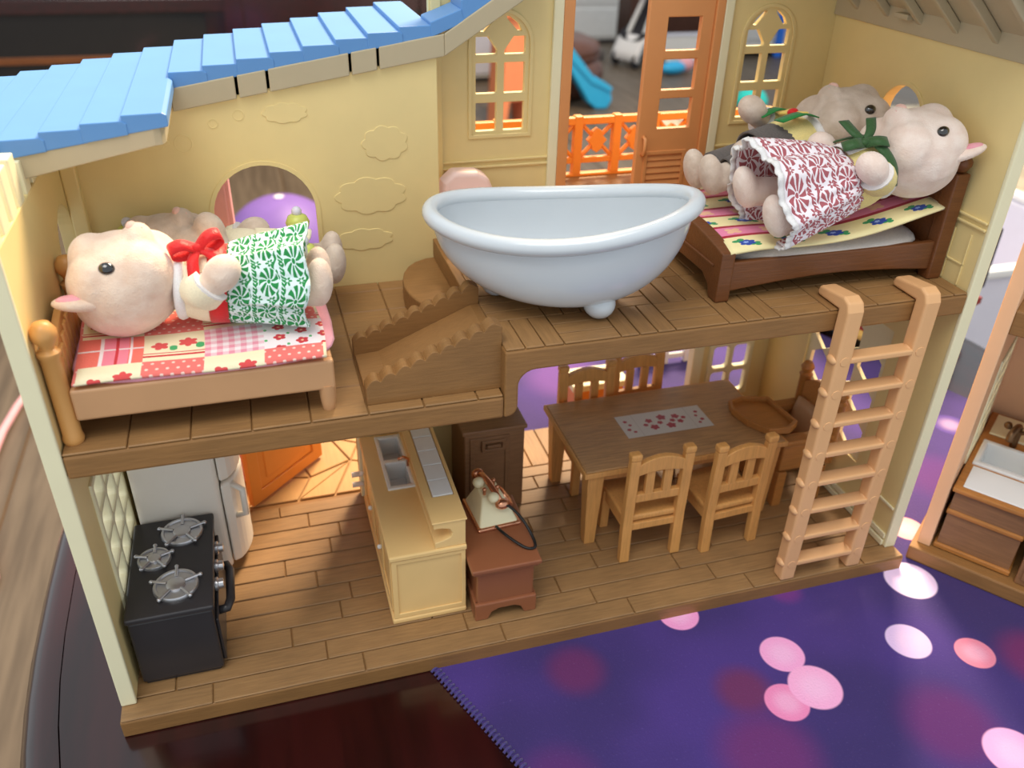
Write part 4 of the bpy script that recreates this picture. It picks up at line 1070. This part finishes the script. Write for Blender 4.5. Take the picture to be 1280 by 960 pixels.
# ---- brown bed in the right bedroom
BX0, BX1, BY0, BY1 = 34.2, 48.6, 3.3, 12.3
t = empty('toy_bed_brown', 'dark brown toy double bed beneath the two larger lambs', 'bed', (0, 0, 0))
t.name = 'double_bed'
side = [(BX0 + 0.4, 20.2), (BX1 - 0.3, 20.2), (BX1 - 0.3, 21.75), (BX0 + 0.4, 21.75)]
sidep = [(BX0 + 0.4, 19.95)] + [(lerp(BX0 + 0.4, BX1 - 0.3, k / 12), 19.95 + 0.45 * math.sin(PI * k / 12)) for k in range(1, 12)] + [(BX1 - 0.3, 19.95), (BX1 - 0.3, 21.7), (BX0 + 0.4, 21.7)]
for y in (BY0 + 0.1, BY1 - 0.5): MB().prism(sidep, 'y', y, y + 0.4).build('side_rail', 'walnut', t, 0.08)
def endboard(x0, x1, ztop, ht, nm):
    pl = [(BY0, 19.4), (BY0 + 0.9, 19.4)] + [(BY0 + 1.2, 20.1), (BY0 + 1.9, 20.5), (BY1 - 1.9, 20.5), (BY1 - 1.2, 20.1), (BY1 - 0.9, 19.4), (BY1, 19.4), (BY1, ztop)]
    pl += [(lerp(BY1, BY0, k / 12), ztop + ht * math.sin(PI * k / 12)) for k in range(1, 12)] + [(BY0, ztop)]
    return MB().prism(pl, 'x', x0, x1).build(nm, 'walnut', t, 0.1)
endboard(BX0 - 0.1, BX0 + 0.75, 22.3, 0.5, 'footboard')
MB().box(BX0 - 0.2, BX0 + 0.02, BY0 + 0.7, BY1 - 0.7, 21.3, 21.45).build('footboard_bead', 'walnut', t, 0.05)
endboard(BX1 - 0.55, BX1 + 0.1, 25.6, 0.6, 'headboard')
for y in (BY0 + 0.35, BY1 - 0.35):
    pz = MB().box(BX1 - 0.65, BX1 + 0.3, y - 0.45, y + 0.45, 19.4, 25.7).build('bed_post', 'walnut', t, 0.1)
    MB().lathe([(0.25, 25.7), (0.35, 25.8), (0.55, 26.1), (0.55, 26.35), (0.35, 26.65), (0.02, 26.75)], (BX1 - 0.15, y, 0), 18).build('finial', 'walnut', pz, smooth=180)
MB().box(BX0 + 0.6, BX1 - 0.4, BY0 + 0.4, BY1 - 0.4, 20.6, 21.3).build('bed_base', 'walnut', t)
pw = MB().grid(lambda u, v: (0, 0, 0), 1, 1)
def cushion(name, mat, parent, cx, cy, cz, ax, ay, az, p=0.45, **kw):
    mb = MB(); n, m = 28, 12
    for j in range(m + 1):
        b_ = -PI / 2 + PI * j / m
        for i in range(n):
            a = 2 * PI * i / n; ca, sa, cb, sb_ = math.cos(a), math.sin(a), math.cos(b_), math.sin(b_)
            f = lambda c, q: math.copysign(abs(c) ** q, c)
            mb.v.append((cx + ax * f(ca, p) * f(cb, 0.6), cy + ay * f(sa, p) * f(cb, 0.6), cz + az * f(sb_, 1.0)))
    for j in range(m):
        for i in range(n): mb.f.append((j * n + i, j * n + (i + 1) % n, (j + 1) * n + (i + 1) % n, (j + 1) * n + i))
    return mb.build(name, mat, parent, smooth=180, **kw)
mp_ = cushion('mattress', 'cloth_grey', None, 41.5, 7.7, 21.55, 6.5, 4.25, 0.7)
tag(mp_, 'thin light grey mattress lying in the brown double bed', 'mattress')
def bl_z(u, v):
    x = lerp(34.4, 48.2, u)
    return 22.5 + 0.0 * v + 1.45 * max(0, (u - 0.3) / 0.7) ** 1.4 - 0.25 * (1 - v) ** 6
bl = MB().grid(lambda u, v: (lerp(34.6, 48.0, u) + 0.25 * math.sin(5 * v), lerp(3.3, 12.2, v) + 0.18 * math.sin(7 * u), bl_z(u, v) + 0.06 * math.sin(9 * u + 5 * v)), 28, 20).build('striped_blanket', 'stripes', solid=0.14, smooth=180)
tag(bl, 'cream and pink striped blanket with blue flowers on the brown bed', 'blanket')

# ---- child's bed on the left
t = empty('single_bed', 'pale wood toy bed with turned posts under the lamb in green', 'bed', (0, 0, 0))
X0, X1, Y0, Y1 = 1.3, 13.2, 1.75, 9.7
for y in (Y0, Y1 - 0.5): MB().box(X0 + 0.4, X1, y, y + 0.5, 18.0, 19.6).build('side_rail', 'bedtan', t, 0.14, 3)
MB().box(X1 - 0.52, X1 - 0.02, Y0 + 0.45, Y1 - 0.45, 18.02, 19.58).build('foot_rail', 'bedtan', t, 0.14, 3)
MB().box(X0 + 0.4, X1 - 0.3, Y0 + 0.3, Y1 - 0.3, 18.5, 19.1).build('bed_base', 'bedtan', t)
for y in (Y0 + 0.35, Y1 - 0.35):
    MB().lathe([(0.3, ZL), (0.38, 17.4), (0.42, 18.2)], (X1 - 0.4, y, 0), 16).build('leg', 'bedtan', t, smooth=40)
    MB().lathe([(0.42, ZL), (0.48, 17.0), (0.42, 17.25), (0.42, 21.2), (0.5, 21.35), (0.5, 21.5), (0.3, 21.65), (0.3, 21.8), (0.55, 22.2), (0.55, 22.5), (0.35, 22.85), (0.02, 22.95)], (X0, y, 0), 18).build('bed_post', 'honeypost', t, smooth=45)
hb = [(Y0 + 0.4, 18.2), (Y1 - 0.4, 18.2)] + [(lerp(Y1 - 0.4, Y0 + 0.4, k / 14), 20.7 + 1.2 * math.sin(PI * k / 14) ** 1.2) for k in range(15)]
hbo = MB().prism(hb, 'x', X0 - 0.2, X0 + 0.15).build('headboard', 'honeypost', t, 0.08)
for k in range(9):
    y = lerp(Y0 + 1.0, Y1 - 1.0, k / 8); MB().box(X0 + 0.12, X0 + 0.3, y - 0.28, y + 0.28, 18.6, 20.6 + 0.95 * math.sin(PI * (k + 0.6) / 9.4)).build('headboard_slat', 'honeypost', hbo, 0.08)
o = cushion('pink_mattress', 'cloth_pink', None, 7.55, 5.7, 19.65, 6.0, 3.85, 0.55); tag(o, 'thin pink mattress showing around the patchwork quilt', 'mattress')
q_ = MB().grid(lambda u, v: (lerp(1.9, 12.9, u) + 0.1 * math.sin(6 * v), lerp(1.72, 9.3, v) - 0.12 * u, 20.3 + 0.05 * math.sin(8 * u + 4 * v) - 0.42 * (1 - v) ** 5), 24, 16).build('patchwork_quilt', 'quilt', solid=0.12, smooth=180)
tag(q_, 'pink patchwork quilt with flowers, dots and checks on the pale bed', 'quilt')

# ---- white crib behind
t = empty('toy_crib', 'white toy crib with lime ball finials against the mural wall', 'crib', (0, 0, 0))
for x, hgt in ((3.6, 21.0), (12.8, 20.9)):
    for y in (10.5, 15.2):
        pz = MB().box(x - 0.42, x + 0.42, y - 0.42, y + 0.42, ZL, hgt).build('crib_post', 'lilac', t, 0.06)
        MB().lathe([(0.3, hgt), (0.62, hgt + 0.28), (0.7, hgt + 0.6), (0.55, hgt + 0.95), (0.3, hgt + 1.1)], (x, y, 0), 16).build('finial', 'lime', pz, smooth=60)
        MB().ell((x, y, hgt + 1.25), (0.3, 0.3, 0.3), 12, 8).build('finial_tip', 'lilac', pz, smooth=180)
    MB().plate([(10.8, ZL + 0.6), (14.9, ZL + 0.6)] + [(12.85 + 2.05 * math.cos(PI * k / 12), ZL + 2.2 + 1.5 * math.sin(PI * k / 12)) for k in range(13)], [[(11.3, ZL + 1.1), (14.4, ZL + 1.1)] + [(12.85 + 1.55 * math.cos(PI * k / 12), ZL + 2.2 + 1.05 * math.sin(PI * k / 12)) for k in range(13)]], 'x', x - 0.22, x + 0.22).build('end_arch', 'yellow', t, 0.1)
for y in (10.35, 15.05): MB().box(4.0, 12.4, y, y + 0.3, ZL + 0.8, ZL + 1.9).build('side_rail', 'lilac', t, 0.08)
MB().box(3.9, 12.5, 10.6, 15.1, ZL + 0.9, ZL + 1.3).build('crib_base', 'lilac', t, 0.05)
o = cushion('crib_mattress', 'cloth_white', None, 8.2, 12.85, ZL + 1.75, 4.2, 2.1, 0.5); tag(o, 'white crib mattress under the half hidden lamb', 'mattress')
# ---- things behind the archway
t = empty('toy_wardrobe', 'pink toy wardrobe standing behind the archway', 'wardrobe', (6.9, 20.0, -0.15), 0.0)
MB().box(-2.6, 2.2, 0, 3.4, 0.4, 23.4).build('wardrobe_body', 'pinktoy', t, 0.25, 3)
MB().box(-2.8, 2.4, -0.25, 3.6, 23.4, 24.2).build('wardrobe_top', 'pinktoy', t, 0.2, 3)
MB().box(-2.7, 2.3, -0.15, 3.5, 0, 0.5).build('plinth', 'pinktoy', t, 0.1)
for x in (-2.4, -0.15): MB().box(x, x + 2.1, -0.2, 0, 1, 22.8).build('wardrobe_door', 'pinktoy', t, 0.12)
# ---- small things on the mat behind the dining room
t = empty('toy_fence', 'white toy fence standing on the mat behind the dining room', 'fence', (43.5, 30.0, -1.14))
for z in (0.5, 1.6): MB().box(0, 7.5, -0.15, 0.15, z, z + 0.55).build('fence_rail', 'white', t, 0.08)
for k in range(4): MB().box(k * 2.3, k * 2.3 + 0.7, -0.25, 0.25, 0, 3.0).build('fence_post', 'white', t, 0.1)
t = empty('toy_planter', 'orange toy planter with cream rim outside the dining doorway', 'planter', (36.2, 23.4, -1.14))
MB().plate(rect(-2.2, 2.2, -1.2, 1.2), [rect(-1.9, 1.9, -0.9, 0.9)], 'z', 0.3, 3.4).box(-2.2, 2.2, -1.2, 1.2, 0, 0.3).build('planter_box', 'orange2', t, 0.1)
MB().plate(rect(-2.5, 2.5, -1.5, 1.5), [rect(-1.9, 1.9, -0.9, 0.9)], 'z', 3.4, 4.0).build('planter_rim', 'cream', t, 0.1)

# ---- dark toys glimpsed through the round window
t = empty('toy_bus', 'dark grey toy bus with red and yellow trim outside the round window', 'toy bus', (74, 27, -1.14), 0.3)
MB().box(-8, 8, 0, 9, 1.2, 12).build('bus_body', 'yellow', t, 0.8, 3)
for x in (-7, -1.6, 3.8): MB().box(x, x + 4, -0.15, 0.2, 4.5, 11).build('bus_window', 'dark', t, 0.2)
MB().box(-8.05, 8.05, -0.2, 9.2, 2.6, 3.4).build('bus_stripe', 'redtrim', t, 0.1)
for x in (-5, 5):
    for y in (0.5, 8.5): MB().lathe([(1.4, -0.6), (1.6, 0), (1.4, 0.6)], (x, y, 1.5), 16, 'y').build('wheel', 'dark', t, smooth=40)

# ================================================================== THE LAMB DOLLS
def capsule(mb, a, b_, ra, rb, n=6):
    a, b_ = Vector(a), Vector(b_)
    for k in range(n + 1):
        s = k / n; mb.ell(tuple(a.lerp(b_, s)), lerp(ra, rb, s), 14, 10)
def ribbon(name, pts, wid, mat, parent, nrm=None, n=6):
    """a flat band swept along a path; wid is a vector or a list of vectors across the band"""
    P_ = cat(pts, n); m = len(P_)
    def fn(u, v):
        i = min(int(round(u * (m - 1))), m - 1)
        wv = Vector(wid) if not isinstance(wid, list) else Vector(wid[0]).lerp(Vector(wid[1]), u)
        return P_[i] + wv * (v - 0.5)
    return MB().grid(fn, m - 1, 2).build(name, mat, parent, solid=0.07, smooth=180)
def bow(parent, c, mat, size=1.0, side=Vector((1, 0, 0)), out=Vector((0, -1, 0))):
    c = Vector(c); b_ = bpy.data.objects.new('bow', None)
    up = side.cross(out)
    knot = MB().ell(tuple(c + out * 0.2 * size), (0.24 * size, 0.24 * size, 0.3 * size), 12, 8).build('bow_knot', mat, parent, smooth=180)
    for s in (-1, 1):
        pts = [c + out * 0.15 * size, c + side * (0.55 * s * size) + out * 0.55 * size + up * 0.2 * size, c + side * (1.1 * s * size) + out * 0.45 * size + up * 0.25 * size,
               c + side * (1.15 * s * size) + out * 0.15 * size + up * 0.1 * size, c + side * (0.55 * s * size) + out * 0.05 * size - up * 0.05 * size, c + out * 0.15 * size]
        ribbon('bow_loop', pts, up * 0.6 * size, mat, parent)
        pts = [c + out * 0.2 * size, c + side * (0.45 * s * size) - up * 0.6 * size + out * 0.35 * size, c + side * (0.75 * s * size) - up * 1.5 * size + out * 0.2 * size]
        ribbon('bow_tail', pts, side * 0.55 * size, mat, parent)

def lamb(name, label, mat4, fur, skirt=None, bodice='cloth_cream', hem=(0.9, 3.0, 2.4), waist=4.9, trousers=False, arms=None, group='lamb dolls lying in the toy beds', ears=1.0, band=None, lace=None, stretch=1.0, wool=0.5, legs=None):
    t = empty(name, label, 'doll', (0, 0, 0), 0, group)
    t.matrix_world = mat4
    T = lambda z: z if z > 5 else 5 - (5 - z) * stretch
    mb = MB()
    mb.ell((0, 0.0, 9.4), (2.62, 2.4, 2.5), 28, 20)
    for s in (-1, 1): mb.ell((1.1 * s, -0.7, 8.4), (1.45, 1.5, 1.4)).ell((1.2 * s, -0.35, 10.35), (1.35, 1.5, 1.3))
    mb.ell((0, -2.0, 8.7), (0.95, 0.85, 0.72)).ell((0, -1.15, 10.75), (1.3, 1.15, 1.0)).ell((0, 0.9, 9.6), (2.15, 1.7, 2.15))
    random.seed(5)
    for k in range(30):                                            # woolly lumps over crown and cheeks
        a = random.uniform(-PI, PI); e = random.uniform(-0.6, 1.3)
        d = Vector((math.cos(e) * math.sin(a), math.cos(e) * math.cos(a), math.sin(e)))
        if d.y < -0.5 and d.z < 0.6: continue
        q = wool * random.uniform(0.9, 1.2)
        mb.ell((d.x * (2.7 - q), d.y * (2.5 - q), 9.4 + d.z * (2.58 - q)), q, 10, 8)
    mb.ell((0, 0.05, 6.7), (1.2, 1.15, 0.9)).ell((0, 0.1, 5.0), (1.55, 1.4, 2.0)).ell((0, 0.1, T(3.4)), (1.65, 1.45, 1.5))
    ARM = {}
    for s in (-1, 1):
        lx, ly, lz = (legs or {}).get(s, (0, 0, 0))
        capsule(mb, (0.9 * s, 0.1, T(3.2)), (0.95 * s + lx, 0.1 + ly, T(1.0) + lz), 0.85, 0.82, 8)
        mb.ell((0.95 * s + lx, -0.3 + ly, T(0.6) + lz), (0.86, 1.25, 0.66))
        A = ARM[s] = [Vector(q) for q in (arms or {}).get(s, [(1.4 * s, -0.1, 6.2), (2.15 * s, -0.35, 5.6), (2.3 * s, -0.9, 5.0)])]
        capsule(mb, A[0], A[1], 0.6, 0.6, 4); capsule(mb, A[1], A[2], 0.6, 0.7, 4)
        e = A[2] + (A[2] - A[1]).normalized() * 0.3
        rot = (A[2] - A[1]).to_track_quat('Z', 'Y').to_matrix()
        mb.ell(tuple(e), (0.9, 0.8, 1.0), 16, 12, rot)
    body = mb.build('body', fur, t)
    r_ = body.modifiers.new('skin', 'REMESH'); r_.mode = 'VOXEL'; r_.voxel_size = 0.12; r_.use_smooth_shade = True
    s_ = body.modifiers.new('soften', 'SMOOTH'); s_.factor = 0.6; s_.iterations = 9
    for s in (-1, 1):
        R = Matrix.Rotation(math.radians(20 * s), 3, 'Y') @ Matrix.Rotation(math.radians(4), 3, 'X')
        c = Vector((1.98 * s, 0.35, 11.0))
        e_ = MB().ell(tuple(c), (0.68 * ears, 0.36, 1.2 * ears), 16, 12, R).build('ear', fur, t, smooth=180)
        MB().ell(tuple(c + Vector((0.12 * s, -0.17, 0.2))), (0.42 * ears, 0.25, 0.8 * ears), 14, 10, R).build('ear_lining', 'ear_pink', e_, smooth=180)
        MB().ell((2.14 * s, -1.3, 9.75), (0.29, 0.26, 0.35), 16, 12, Matrix.Rotation(1.05 * s, 3, 'Z')).build('eye', 'eye', t, smooth=180)
    MB().ell((0, -2.66, 8.92), (0.42, 0.22, 0.24), 14, 10).build('nose', 'nose_pink', t, smooth=180)
    ribbon('mouth', [(-0.35, -2.66, 8.42), (0, -2.74, 8.52), (0.35, -2.66, 8.42)], (0, 0, 0.06), 'nose_pink', t)
    # clothes
    if bodice:
        MB().grid(lambda u, v: ((1.78 + 0.16 * math.sin(PI * v)) * (1 - 0.14 * v * v) * math.cos(2 * PI * u), 0.08 + (1.66 + 0.14 * math.sin(PI * v)) * (1 - 0.14 * v * v) * math.sin(2 * PI * u), lerp(waist - 0.1, 6.95, v)), 36, 8, True).build('bodice', bodice, t, solid=0.12, smooth=180)
        for s in (-1, 1):
            P0, P1, P2 = ARM[s]
            MB().tube([P0, P0.lerp(P1, 0.5), P1, P1.lerp(P2, 0.3)], [0.82, 0.9, 0.92, 0.86], 16).build('sleeve', bodice, t, smooth=70)
            dr = (P2 - P1).normalized(); q0 = P1.lerp(P2, 0.25)
            MB().tube([q0, q0 + dr * 0.16], [0.84, 0.9], 16).build('cuff', 'lace', t, smooth=60)
    if skirt:
        z1, rs, ru = hem
        z1 = T(z1)
        def sk(u, v, grow=0.0):
            a = 2 * PI * u; c, s = math.cos(a), math.sin(a)
            k = v ** 0.75
            rx = lerp(1.85, rs, k); ry = lerp(1.72, ru if s < 0 else 1.9, k)
            rip = 1 + 0.07 * v * math.sin(8 * a + 1.0) + 0.035 * math.sin(19 * a) * (1 - 0.5 * v) + 0.02 * math.sin(31 * a + 2)
            return (c * (rx + grow) * rip, 0.08 + s * (ry + grow) * rip, lerp(waist, z1, v) + 0.14 * v * math.sin(5 * a))
        MB().grid(lambda u, v: sk(u, v), 120, 18, True).build('skirt', skirt, t, solid=0.1, smooth=180)
        if lace: MB().grid(lambda u, v: (lambda q: (q[0], q[1], q[2] - 0.3 * v - 0.07 * v * abs(math.sin(2 * PI * u * 24))))(sk(u, 1.0, 0.03)), 192, 2, True).build('lace_hem', lace, t, solid=0.08, smooth=180)
    if band: MB().grid(lambda u, v: (1.95 * math.cos(2 * PI * u), 0.08 + 1.82 * math.sin(2 * PI * u), lerp(waist - 0.1, waist + 0.75, v)), 40, 2, True).build('waistband', band, t, solid=0.12, smooth=180)
    if trousers:
        for s in (-1, 1):
            MB().grid(lambda u, v: (0.92 * s + 1.02 * math.cos(2 * PI * u), 0.1 + 1.0 * math.sin(2 * PI * u), lerp(4.2, T(1.5), v)), 24, 6, True).build('trouser_leg', 'cloth_trouser', t, solid=0.12, smooth=180)
        MB().grid(lambda u, v: (1.9 * math.cos(2 * PI * u), 0.1 + 1.72 * math.sin(2 * PI * u), lerp(3.2, 5.1, v)), 32, 5, True).build('trouser_top', 'cloth_trouser', t, solid=0.12, smooth=180)
    MB().tube([(1.62 * math.cos(2 * PI * k / 28), 0.05 + 1.5 * math.sin(2 * PI * k / 28), 6.92) for k in range(28)], 0.26, 8, True).build('collar', 'lace', t, smooth=180)
    return t

def pose(hd, ft, face, hz=9.4, fz=0.5):
    """matrix that puts the head centre at hd and the soles near ft, face turned to 'face'"""
    hd, ft = Vector(hd), Vector(ft)
    Z = (hd - ft).normalized(); F = Vector(face); F = (F - Z * F.dot(Z)).normalized()
    Y = -F; X = Y.cross(Z)
    o = hd - Z * hz
    return Matrix(((X.x, Y.x, Z.x, o.x), (X.y, Y.y, Z.y, o.y), (X.z, Y.z, Z.z, o.z), (0, 0, 0, 1)))

mom = lamb('lamb_doll', 'cream lamb doll in red printed skirt with olive green ribbon', pose((46.15, 5.05, 26.55), (36.6, 4.9, 23.75), (-0.15, 0.16, 1)), 'lamb_white', 'dress_red', 'cloth_yellow', hem=(0.75, 3.0, 3.9), lace='lace', stretch=1.15, legs={1: (0.35, 0.35, 0.1), -1: (-0.1, -0.95, -0.15)},
           arms={1: [(1.4, -0.1, 6.2), (2.15, -0.1, 5.7), (2.35, -0.7, 5.35)], -1: [(-1.4, -0.1, 6.2), (-2.1, -0.6, 5.6), (-1.7, -1.4, 5.1)]})
bow(mom, (0.8, -1.75, 5.9), 'ribbon_green', 1.0, Vector((0.2, 0.2, 0.96)).normalized(), Vector((0.7, -0.7, 0)).normalized())
ribbon('shoulder_ribbon', [(-1.2, -1.85, 5.3), (0.3, -2.1, 6.0), (1.4, -1.6, 6.45), (2.05, -0.5, 6.65), (1.95, 0.7, 6.6)], (0.0, 0, 0.55), 'ribbon_green', mom)
MB().grid(lambda u, v: (lerp(-1.0, 1.0, u), -1.92 + 0.35 * (2 * u - 1) ** 2, lerp(4.9, 6.2, v)), 8, 6).build('bib', 'cloth_white', mom, solid=0.08, smooth=180)

dad = lamb('lamb_doll', 'beige lamb doll in dark grey trousers and yellow shirt', pose((45.2, 10.2, 26.55), (35.8, 9.8, 24.3), (-0.2, 0.12, 1)), 'lamb_grey', None, 'cloth_yellow', trousers=True, waist=4.7, stretch=1.15,
           arms={1: [(1.4, -0.1, 6.2), (2.0, 0.1, 5.6), (2.0, 0.0, 4.9)], -1: [(-1.4, -0.1, 6.2), (-1.9, -1.2, 5.4), (-1.6, -2.2, 4.6)]})
for s in (-1, 1): ribbon('shirt_trim', [(0.95 * s, -1.6, 6.9), (1.2 * s, -2.1, 5.9), (1.05 * s, -2.05, 4.5)], (0.95, 0, 0), 'felt_green', dad)
MB().ell((0.35, -2.1, 5.9), (0.32, 0.2, 0.32), 14, 10).build('brooch', 'ribbon_red', dad, smooth=180)
MB().prism([(0.55, 5.7), (1.3, 5.45), (1.35, 6.3), (0.6, 6.1), (-0.4, 6.35), (-0.45, 5.5), (0.2, 5.75)], 'y', -2.12, -1.95).build('bow_tie', 'yellow', dad, 0.05)

kid = lamb('lamb_doll', 'cream lamb doll in green printed skirt with red bow', pose((4.35, 6.0, 22.7), (12.4, 5.5, 22.05), (0.1, 0.1, 1)), 'lamb', 'dress_green', 'cloth_cream', hem=(1.2, 2.7, 2.8), band='ribbon_red', wool=0.42,
           arms={-1: [(-1.4, -0.1, 6.2), (-2.1, -0.25, 5.7), (-2.2, -0.9, 5.15)], 1: [(1.4, -0.1, 6.2), (2.1, 0.1, 5.6), (2.1, -0.1, 4.9)]})
bow(kid, (-0.75, -1.75, 6.05), 'ribbon_red', 1.0, Vector((-0.28, 0.28, 0.92)).normalized(), Vector((-0.7, -0.7, 0)).normalized())
kd2 = lamb('lamb_doll', 'shaded lamb doll half hidden in the white crib', pose((5.7, 12.9, 20.9), (13.0, 12.8, 20.0), (0.1, 0.0, 1)), 'lamb_grey', 'cloth_cream', 'cloth_cream', hem=(2.0, 1.9, 1.8), wool=0.42,
           arms={-1: [(-1.4, -0.1, 6.2), (-1.7, -1.0, 6.6), (-1.3, -1.9, 7.1)], 1: [(1.4, -0.1, 6.2), (1.9, -0.5, 5.8), (1.7, -0.9, 5.2)]})

# ================================================================== THE SECOND TOY HOUSE AT THE RIGHT
ang = math.atan2(-0.806, 0.59)
W = empty('dollhouse_wing', 'second open toy house with peach wall and brown kitchen at far right', 'dollhouse', (51.0, 0.8, 0), ang)
wf = MB().box(0, 24, 0, 14, -1.14, 0).build('ground_floor', 'brown', W, 0.12)
wl = MB().plate([(0.75, 0), (14, 0), (14, 34), (0.75, 34)], [rect(4.6, 9.4, 5.2, 13.0)], 'x', 0.3, 1.15).build('side_wall', 'peach', W, 0.06)
MB().plate(rect(4.4, 9.6, 5.0, 13.2), winrows(4.6, 9.4, 5.2, 13.0, 3, 5, 0.35), 'x', 0.5, 1.25).build('lattice_window', 'cream', W, 0.08)
MB().box(1.1, 24, 0.9, 14, 16.6, 18.2).build('upper_floor', 'brown', W, 0.12)
MB().box(1.1, 24, 13.4, 14, 0, 34).build('back_wall', 'peach', W, 0.06)
MB().box(3.5, 8.2, 13.1, 13.4, 5.5, 12).build('orange_shutter', 'orange2', W, 0.1)
t = empty('sink_cabinet', 'brown toy sink cabinet with white basin in the peach house', 'cabinet', (51.0, 0.8, 0), ang)
def at(mb, *a, **k): return mb.build(*a, **k)
MB().box(1.45, 6.0, 1.1, 12.6, 0.3, 3.55).plate(rect(1.45, 6.0, 1.1, 12.6), [rect(1.7, 5.35, 4.55, 7.95)], 'z', 3.55, 4.85).build('cabinet_body', 'umber', t)
MB().box(1.3, 6.15, 0.9, 12.7, 0.05, 0.42).build('plinth', 'honey_dark', t, 0.08)
MB().box(1.35, 6.1, 0.95, 12.65, 3.0, 3.35).build('moulding', 'honey_dark', t, 0.1)
MB().plate(rect(1.25, 6.2, 0.85, 12.75), [rect(1.75, 5.3, 4.6, 7.9)], 'z', 4.85, 5.2).build('worktop', 'honey_dark', t, 0.1)
MB().prism([(1.75, 1.3), (5.9, 1.3), (5.9, 3.5), (5.3, 4.2), (1.75, 4.2)], 'z', 5.2, 5.3).build('cutting_board', 'white', t, 0.05)
mb = MB().plate(rect(1.6, 5.45, 4.45, 8.05), [rect(1.95, 5.1, 4.85, 7.65)], 'z', 5.15, 5.4).box(1.85, 5.2, 4.7, 7.8, 3.6, 3.8)
mb.plate(rect(1.78, 5.27, 4.63, 7.87), [rect(2.0, 5.05, 4.85, 7.65)], 'z', 3.6, 5.3)
mb.build('sink_basin', 'white', t, 0.08)
MB().lathe([(0.3, 3.8), (0.3, 3.86), (0.05, 3.87)], (2.6, 5.6, 0), 16).build('drain', 'steel', t, smooth=40)
fz = MB().tube(cat([(3.4, 8.6, 5.2), (3.4, 8.6, 6.6), (3.3, 8.0, 7.1), (3.1, 7.3, 6.8), (3.1, 7.1, 6.3)]), 0.24, 10).build('faucet', 'bronze', t, smooth=180)
for dx in (-0.6, 0.6): MB().tube([(3.4, 8.6, 6.3), (3.4 + dx, 8.6, 6.6)], 0.14, 8).ell((3.4 + dx * 1.2, 8.6, 6.7), 0.28, 10, 8).build('tap_handle', 'bronze', fz, smooth=60)
MB().box(1.7, 5.7, 9.2, 12.3, 5.2, 5.35).build('drain_board', 'cream', t, 0.06)
t = empty('low_cupboard', 'brown toy cupboard beside the sink cabinet at the frame edge', 'cupboard', (51.0, 0.8, 0), ang)
MB().box(6.5, 11.5, 0.6, 8.0, 0.0, 4.6).build('cupboard_body', 'umber', t, 0.1)
MB().box(6.4, 11.6, 0.5, 8.1, 4.6, 5.0).build('cupboard_top', 'honey_dark', t, 0.1)
MB().plate(rect(6.8, 11.2, 0.5, 4.3), [rect(7.2, 10.8, 0.9, 3.9)], 'y', 0.45, 0.6).build('cupboard_door', 'umber', t, 0.05)

# ------------------------------------------------------------------ toy units to metres
S = Matrix.Diagonal((U, U, U, 1))
bpy.context.view_layer.update()
for o in list(SC.objects):
    if o.parent is None and o.type not in ('CAMERA', 'LIGHT'):
        o.matrix_world = S @ o.matrix_world
